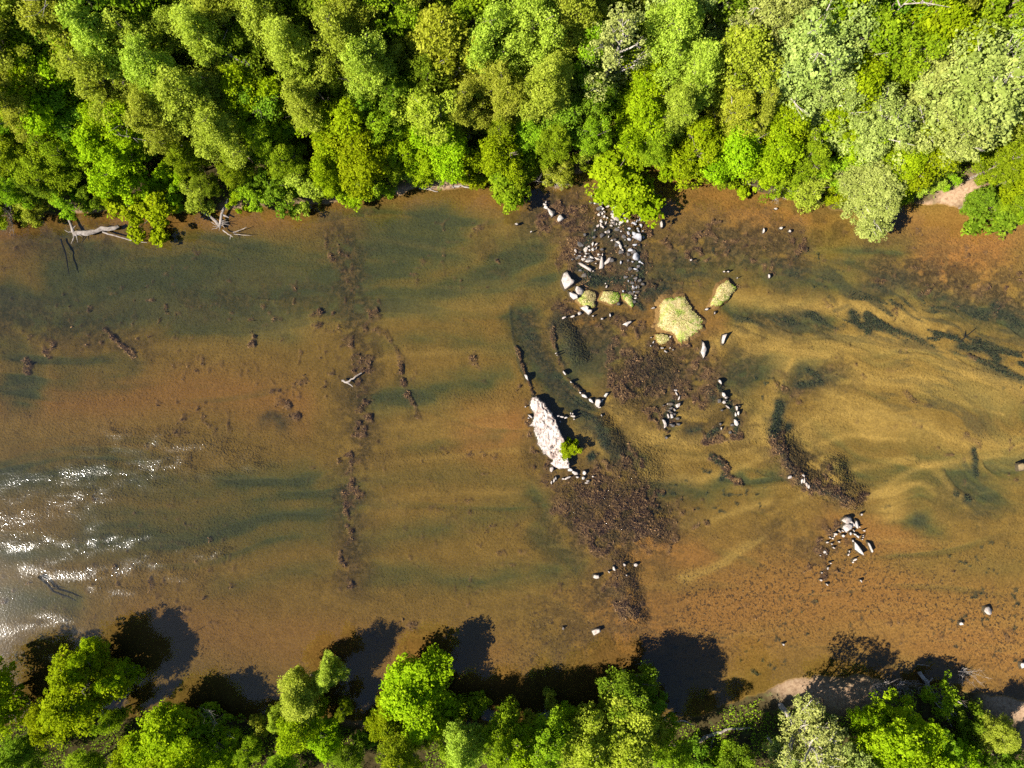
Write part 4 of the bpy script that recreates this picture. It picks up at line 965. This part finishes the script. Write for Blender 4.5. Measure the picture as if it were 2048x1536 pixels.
# shrubs along the sunlit shore
at('shrub_lime', 280, 425, 6.2, 1.2, label='round yellow-green shrub overhanging the beached log')
at('shrub_lime', 1246, 345, 7.0, 1.35, label='brightest lime shrub bulging over the rubble pile')
at('shrub_mid', 1000, 360, 6, 1.2, label='dense green shrub bulging over the water next to the white drift branches')
at('shrub_olive', 1112, 345, 5, .85, label='olive shrub with bare grey twigs between two bright shrubs')
for key, x, y, h, r in [('shrub_olive', 60, 420, 5, .8), ('shrub_mid', 130, 400, 5, .8), ('shrub_olive', 395, 395, 5, .9), ('shrub_mid', 350, 400, 4.5, .7), ('shrub_mid', 500, 385, 5, .8), ('shrub_lime', 470, 405, 3.5, .7), ('shrub_dark', 560, 380, 5, .9), ('shrub_olive', 610, 370, 6, .9), ('shrub_lime', 700, 375, 5.5, .9),
                        ('shrub_mid', 740, 365, 5, .8), ('shrub_olive', 830, 350, 4, .8), ('shrub_mid', 880, 352, 3.5, .8), ('shrub_lime', 940, 345, 4.5, .8), ('shrub_mid', 1060, 330, 5, .8), ('shrub_olive', 1180, 300, 5, .8), ('shrub_mid', 1165, 320, 4, .6), ('shrub_lime', 1350, 310, 5, .9), ('shrub_mid', 1420, 325, 5, .9), ('shrub_lime', 1500, 345, 5.5, 1.0),
                        ('shrub_mid', 1560, 365, 5, 1), ('shrub_olive', 1620, 375, 5.5, 1.1), ('shrub_lime', 1670, 395, 4, .7), ('shrub_lime', 1770, 395, 4.5, .8), ('shrub_mid', 1810, 380, 4, .8), ('shrub_olive', 1850, 370, 4.5, .8), ('shrub_mid', 1890, 360, 4, .6), ('shrub_dark', 2010, 420, 5.5, 1), ('shrub_mid', 2040, 430, 5, .9), ('shrub_dark', 640, 390, 3.5, .6), ('shrub_dark', 180, 405, 4, .8), ('shrub_lime', 215, 400, 4, .6), ('shrub_mid', 10, 425, 4.5, .8)]:
    at(key, x, y, h, r)
at('shrub_lime', 1143, 898, 2.6, 1.05, zc=1.3, label='small lime bush growing at the edge of the long white outcrop')
# the bank that shades the river
NEAR = [('lime', 150, 1385, 11.5, 1.0, 'tall yellow-green tree with a leaning spire beside the sun glitter'), ('lime', 235, 1360, 8, .55, None), ('lime', 330, 1478, 9.5, 1.15, None), ('lime', 440, 1500, 7, .9, None), ('mid', 505, 1500, 7, .8, None),
        ('olive', 595, 1395, 11, 1.5, 'soft feathery olive tree with twin tops reaching over the water'), ('olive', 655, 1350, 9, 1.2, None), ('lime', 600, 1455, 9, .8, None), ('lime', 830, 1395, 9.5, 1.35, 'large round lime-green tree between two gaps of dark water'), ('mid', 800, 1505, 13, .8, None), ('shrub_mid', 955, 1425, 5, .6, None),
        ('mid', 1000, 1497, 14, .8, None), ('mid', 1092, 1492, 14, .8, None), ('lime', 1050, 1512, 13, .7, None), ('dark', 1265, 1385, 11, .95, 'deep green twin-topped tree leaning over its own dark shadow'), ('gold', 1255, 1478, 16, 1.15, 'pale yellow-green tree in front of the twin-topped one'), ('gold', 1185, 1502, 16, .9, None), ('mid', 1335, 1505, 13, .7, None),
        ('tan', 1622, 1462, 17, 1.35, 'tan-leaved tree throwing a lacy shadow on the gravel bar'), ('silver', 1570, 1500, 12, .8, None), ('silver', 1700, 1510, 12, .9, None), ('lime', 1790, 1460, 12, 1.1, 'brightest lime tree behind the bundle of fallen trunks'), ('lime', 1850, 1510, 10, 1.1, None), ('lime', 1740, 1430, 8, .7, None), ('olive', 1990, 1440, 8, 1.6, 'olive bush-like tree at the corner of the pale beach'), ('shrub_mid', 1895, 1372, 5, .8, 'dark green shrub growing through the fallen trunks by the water'),
        ('dark', 1480, 1530, 13, .8, None), ('dark', 1950, 1500, 8, .9, None), ('dark', 2030, 1520, 9, .9, None), ('dark', 700, 1510, 7, .9, None), ('shrub_dark', 740, 1470, 3, .8, None), ('mid', 920, 1510, 8, .9, None), ('dark', 40, 1510, 9, .9, None), ('lime', -40, 1420, 11, 1, None), ('mid', 180, 1540, 9, 1, None), ('shrub_mid', 1440, 1500, 4, .8, None),
        ('shrub_dark', 1385, 1530, 4, .8, None), ('shrub_olive', 1100, 1400, 3.5, .5, None), ('mid', 560, 1540, 8, 1, None), ('shrub_mid', 430, 1455, 5, .8, None), ('shrub_olive', 520, 1450, 4, .6, None), ('shrub_dark', 1930, 1430, 4, .9, None), ('lime', 350, 1560, 10, 1.2, None)]
NEAR += [('lime', 95, 1440, 9, .75, None), ('mid', 210, 1450, 8, .7, None), ('lime', 280, 1500, 8, .8, None), ('gold', 560, 1440, 8, .75, None), ('mid', 690, 1420, 6, .6, None), ('lime', 770, 1440, 8, .7, None), ('lime', 890, 1450, 7.5, .75, None), ('olive', 930, 1492, 14, .95, None), ('lime', 1150, 1450, 8, .7, None), ('mid', 1215, 1430, 8.5, .6, None), ('dark', 1310, 1410, 8, .6, None),
         ('olive', 1060, 1450, 7, 1.0, None), ('mid', 390, 1460, 7.5, .6, None), ('lime', 160, 1330, 10, .6, None), ('gold', 1310, 1460, 10, .7, None), ('lime', 650, 1480, 7, .8, None), ('mid', 1880, 1460, 8, .8, None), ('lime', 1910, 1500, 8, .9, None), ('olive', 1660, 1500, 9, 1.2, None)]
for key, x, y, h, r, lab in NEAR:
    big = x < 1400
    at(key, x, y + (0 if big else 22), h * 1.12, r * (1.12 if big else .98), where='near', label=lab)
# fill the wood
fill = 0
for tries in range(9000):
    X = random.uniform(-85, 83); Y = random.uniform(27, 61)
    dd = Y - float(shore_top(X))
    if dd < 2.0:
        continue
    rad = 4.6 if dd > 5 else 3.4
    if any((X - a) ** 2 + (Y - b) ** 2 < ((rad + c) / 2 + .15) ** 2 for a, b, c in placed):
        continue
    u = random.random()
    right = X > 24
    if dd < 4.5:
        tree(random.choice(['shrub_mid', 'shrub_olive', 'shrub_dark', 'shrub_lime']), X, Y, random.uniform(3, 5.5), random.uniform(.8, 1.0))
        continue
    hmax = min(25, 9 + dd * .75)
    hh = random.uniform(.7, 1) * hmax
    if hh < 13:
        key = 'dark' if u < .35 else 'mid' if u < .75 else 'lime'
    elif right:
        key = 'silver' if u < .14 else 'olive' if u < .34 else 'mid' if u < .62 else 'lime' if u < .8 else 'dark'
    else:
        key = 'olive' if u < .5 else 'mid' if u < .7 else 'lime' if u < .82 else 'dark'
    tree(key, X, Y, hh, random.uniform(.85, 1.05) * (PROTO[key][0] / max(hh, 12)) ** .45)
    fill += 1
print('fill', fill, 'placed', len(placed), cnt)

# ------------------------------------------------------------------ undergrowth (uncountable)
def undergrowth():
    k = 130000
    x = RNG.uniform(-86, 86, k * 3); y = RNG.uniform(-62, 66, k * 3)
    ld = land_at(x, y); kk = layer_at('K', x, y)
    ok = (ld > .5) & (kk < .3) & (fbm(x * .5, y * .5, 95, 3) > .40)
    x, y = x[ok][:k], y[ok][:k]
    z = ground_z(x, y)
    hh = fbm(x * .7, y * .7, 96, 3)
    P = np.column_stack([x, y, z + RNG.uniform(.05, 1.0, len(x)) * (.3 + 1.4 * hh)])
    t = np.clip(hh * 1.3 - .2 + RNG.normal(0, .2, len(x)), 0, 1)
    L = RNG.uniform(.16, .32, len(x))
    me = leaf_mesh('undergrowth', P, np.tile([-.2, -.1, .8], (len(x), 1)), L, L * .7, t, LEAF['mid'], RNG, .6)
    o = obj('undergrowth', me); o['kind'] = 'stuff'
    tag(o, 'low leafy undergrowth covering the banks beneath the trees', 'undergrowth')
undergrowth()

# ------------------------------------------------------------------ dead wood
def sticks(name, label, cat, paths, mat=DEAD, group=None, parts=None):
    """paths: (list of (px, py, z), r0, r1, part name)"""
    P0 = paths[0][0][0]
    bx, by = px(*P0)
    root = bpy.data.objects.new(name, None); COL.objects.link(root); root.location = (bx, by, P0[2])
    rg = np.random.default_rng(int(abs(P0[0]) * 7 + abs(P0[1])))
    for pts, r0, r1, part in paths:
        W = []
        for a, b in zip(pts[:-1], pts[1:]):
            for t in (0, .33, .66):
                W.append(np.array(a, float) * (1 - t) + np.array(b, float) * t)
        W.append(np.array(pts[-1], float))
        Q = []
        for q in W:
            X, Y = px(q[0], q[1], q[2])
            Q.append((X - bx + rg.normal(0, r0 * .25), Y - by + rg.normal(0, r0 * .25), q[2] - P0[2]))
        tb = Tubes(); tb.add(Q, np.linspace(r0, r1, len(Q)) * rg.uniform(.85, 1.15, len(Q)), 7)
        obj(part, tb.mesh(part, mat), root)
    return tag(root, label, cat, group)

def fan(cx, cy, z, n, ln, r, seed, spread=(0, 6.283), zup=.3):
    rg = random.Random(seed)
    out = []
    for i in range(n):
        a = rg.uniform(*spread); l = ln * rg.uniform(.6, 1.1)
        out.append(([(cx, cy, z), (cx + math.cos(a) * l * .5, cy + math.sin(a) * l * .5, z + zup * rg.random()), (cx + math.cos(a + .3) * l, cy + math.sin(a + .3) * l, z + zup * rg.uniform(-.3, 1.2))], r, r * .3, 'root'))
    return out

sticks('driftwood_log', 'pale beached log with torn roots beside the round shrub', 'log',
       [([(146, 468, .25), (170, 466, .28), (205, 461, .3), (240, 453, .35)], .42, .26, 'trunk'), ([(147, 466, .3), (142, 447, .5), (134, 428, .7)], .25, .1, 'branch')] + fan(146, 464, .3, 7, 22, .11, 1))
sticks('thin_branch', 'long thin branch trailing from the beached log into the water', 'branch', [([(205, 464, .12), (240, 474, .1), (268, 482, .05), (294, 485, .04)], .12, .06, 'branch'), ([(262, 481, .08), (270, 478, .3), (276, 473, .4)], .09, .05, 'twig')])
sticks('uprooted_stump', 'uprooted grey stump with crossed limbs at the shore', 'stump',
       [([(440, 452, .3), (428, 438, .5), (404, 424, .7)], .3, .14, 'limb'), ([(440, 454, .3), (443, 430, .7), (455, 398, 1.2)], .26, .12, 'limb'), ([(443, 428, .6), (458, 436, .4)], .16, .1, 'limb')] + fan(440, 450, .35, 10, 18, .09, 2))
sticks('broken_branch', 'broken branch tip poking from the water beyond the stump', 'branch', [([(446, 460, .0), (456, 468, .15), (466, 474, .25)], .1, .06, 'branch'), ([(462, 470, .2), (460, 478, .3)], .07, .04, 'twig')])
sticks('floating_stick', 'short pale stick afloat off the uprooted stump', 'stick', [([(466, 465, .02), (484, 459, .1), (494, 454, .2)], .08, .04, 'branch')])
sticks('floating_stick', 'thin stick lying lower than the short pale one off the stump', 'stick', [([(468, 468, .0), (486, 470, .06), (504, 471, .03)], .06, .03, 'branch')])
sticks('forked_branch', 'white forked branch stranded alone in mid-river', 'branch', [([(683, 760, .12), (694, 765, .2), (706, 757, .25), (724, 746, .3)], .17, .10, 'branch'), ([(694, 765, .2), (702, 770, .12), (706, 774, .02)], .12, .06, 'fork')])
SUNK = bark('water darkened wood', (.012, .012, .011), (.035, .032, .026))
sticks('sunken_branch', 'dark sunken branch lying on the bed below the beached log', 'branch', [([(122, 478, -.25), (130, 505, -.3), (139, 548, -.35)], .16, .06, 'branch')], SUNK)
sticks('sunken_branch', 'dark sunken limb lying among the sun glitter', 'branch', [([(78, 1152, -.2), (108, 1182, -.25), (150, 1200, -.3)], .26, .08, 'branch'), ([(100, 1176, -.25), (120, 1180, -.3)], .1, .05, 'twig')], SUNK)
sticks('sunken_branch', 'dark forked twig lying on pale sand among trailing weed', 'branch', [([(1920, 684, -.3), (1936, 670, -.25), (1950, 658, -.25)], .11, .05, 'branch'), ([(1930, 674, -.25), (1930, 662, -.25)], .07, .04, 'twig')], SUNK)
sticks('drift_branch', 'white drift branch along the sandy strip of the wooded shore', 'branch', [([(838, 376, .3), (858, 379, .25), (876, 384, .1)], .13, .06, 'branch'), ([(845, 378, .3), (868, 376, .4)], .08, .04, 'twig')])
sticks('drift_branch', 'pale drift pole on the sandy strip beside the dense green shrub', 'branch', [([(905, 374, .35), (922, 372, .3), (940, 376, .2)], .16, .1, 'branch')])
sticks('fallen_log', 'weathered fallen trunk with forked end over the shaded shore', 'log', [([(1838, 1342, .5), (1852, 1362, .9), (1868, 1388, 1.2), (1890, 1420, 1.5)], .30, .22, 'trunk'), ([(1856, 1366, .9), (1866, 1356, 1.1)], .14, .06, 'limb'), ([(1862, 1378, 1.0), (1868, 1394, 1.1)], .1, .05, 'limb')])
for i, (a, b, lab) in enumerate([((1870, 1392), (1925, 1425), 'thickest grey trunk of the fallen bundle by the dark green shrub'), ((1876, 1400), (1922, 1440), None), ((1885, 1405), (1935, 1460), None), ((1868, 1402), (1905, 1455), None), ((1880, 1390), (1940, 1418), None), ((1900, 1425), (1940, 1490), None)]):
    mx = ((a[0] + b[0]) / 2 + 3, (a[1] + b[1]) / 2 - 3)
    sticks('fallen_pole', lab or 'grey fallen pole in the bundle of dead trunks by the shrub', 'log', [([(a[0], a[1], 1.3 + .1 * i), (mx[0], mx[1], 1.5 + .1 * i), (b[0], b[1], 1.6 + .12 * i)], .16 if i == 0 else .10, .06, 'trunk')], group=None if lab else 'fallen poles of the bundle')
sticks('bare_limb', 'bright arched bare limb over the shaded water', 'branch', [([(1316, 1448, .8), (1328, 1441, 1.1), (1350, 1444, 1.3), (1368, 1441, 1.3), (1386, 1451, 1.0)], .14, .06, 'branch')])
sticks('fallen_tree', 'grey fallen tree with root end stretched along the shaded shore', 'log', [([(1372, 1492, 1.0), (1400, 1480, 1.1), (1432, 1466, 1.2), (1460, 1457, 1.2), (1520, 1455, .9)], .34, .10, 'trunk'), ([(1378, 1480, 1.0), (1400, 1476, 1.3)], .14, .06, 'limb'), ([(1430, 1466, 1.2), (1422, 1490, 1.3), (1425, 1510, 1.2)], .1, .03, 'limb')])
sticks('floating_stick', 'thin pale stick floating in the dark shade by the fallen trunk', 'stick', [([(1834, 1329, .05), (1848, 1330, .06), (1858, 1332, .05)], .06, .03, 'branch')])

def dead_plant(name, label, cat, x, y, h, seed, n=7, spread=.35, rad=.16, zc=None, group=None, twigs=4):
    """bare branching wood"""
    rg = random.Random(seed)
    X, Y = px(x, y, h * .6 if zc is None else zc)
    zb = float(ground_z(np.array([X]), np.array([Y]))[0])
    root = bpy.data.objects.new(name, None); COL.objects.link(root); root.location = (X, Y, zb - .1)
    tb = Tubes()
    lx, ly = rg.uniform(-.1, .1) * h, rg.uniform(-.1, .1) * h
    tr = [(lx * t * t, ly * t * t, h * t) for t in (0, .25, .5, .75, 1)]
    if cat != 'dead shrub':
        tb.add(tr, [rad, rad * .85, rad * .6, rad * .35, rad * .08], 7)
        obj('trunk', tb.mesh('trunk', DEAD), root)
    for i in range(n):
        t0 = rg.uniform(.35, .9) if cat != 'dead shrub' else 0
        b = np.array([lx * t0 * t0, ly * t0 * t0, h * t0])
        a = rg.uniform(0, 6.283); l = h * spread * rg.uniform(.6, 1.2)
        d = np.array([math.cos(a), math.sin(a), rg.uniform(.3, 1.0) + (0.8 if cat == 'dead shrub' else 0)])
        p1 = b + d * l * .45 + np.array([rg.uniform(-.1, .1) * l for _ in range(3)])
        p2 = b + d * l + np.array([rg.uniform(-.2, .2) * l for _ in range(3)])
        tb = Tubes()
        tb.add([b, p1, p2], [rad * .45, rad * .3, rad * .06], 5)
        for j in range(twigs):
            s = rg.uniform(.3, .9); q0 = b * (1 - s) + p2 * s if s > .5 else b * (1 - 2 * s) + p1 * 2 * s if s < .5 else p1
            e = q0 + np.array([rg.uniform(-1, 1), rg.uniform(-1, 1), rg.uniform(0, .9)]) * l * .4
            tb.add([q0, (q0 + e) / 2 + np.array([rg.uniform(-.05, .05) * l for _ in range(3)]), e], [rad * .2, rad * .13, rad * .04], 4)
        obj('branch', tb.mesh('branch', DEAD), root)
    return tag(root, label, cat, group)
dead_plant('dead_tree', 'bleached bare tree crown with wide whitish boughs among olive trees', 'dead tree', 215, 20, 24, 1, 12, .30, .28)
dead_plant('dead_tree', 'bare pale snag with curled limbs above the dark gap', 'dead tree', 622, 22, 23, 2, 9, .25, .25)
dead_plant('dead_tree', 'slim forked dead tree over the dark hollow in the wood', 'dead tree', 545, 175, 17, 3, 5, .3, .2)
dead_plant('dead_tree', 'short bare snag near the shore above the uprooted stump', 'dead tree', 362, 300, 11, 4, 5, .4, .2)
dead_plant('dead_tree', 'stout pale dead trunk at the wood beside olive crowns', 'dead tree', 18, 75, 24, 5, 6, .15, .34)
dead_plant('dead_tree', 'leafless grey tree inside the dark greenery by the silvery crowns', 'dead tree', 1725, 90, 21, 6, 7, .2, .2)
for i, (x, y, h, lab) in enumerate([(1762, 1382, 3.0, 'larger grey leafless shrub on the gravel bar'), (1812, 1372, 2.6, 'smaller grey leafless shrub between the gravel bar and the fallen trunk'), (1938, 1352, 2.2, 'white leafless shrub standing at the water beside the dark green shrub'), (1112, 358, 3.0, 'bare grey twigs poking out of the olive shrub'), (420, 1462, 5, 'bare grey twigs among lime trees of the shading bank'), (4, 440, 3.5, 'tangle of pale bare twigs at the shore near olive shrubs'), (1560, 382, 2.6, 'bare pale twigs under the shrubs of the curving shore')]):
    dead_plant('dead_shrub', lab, 'dead shrub', x, y, h, 20 + i, 14, .9, .07, group=None, twigs=7)
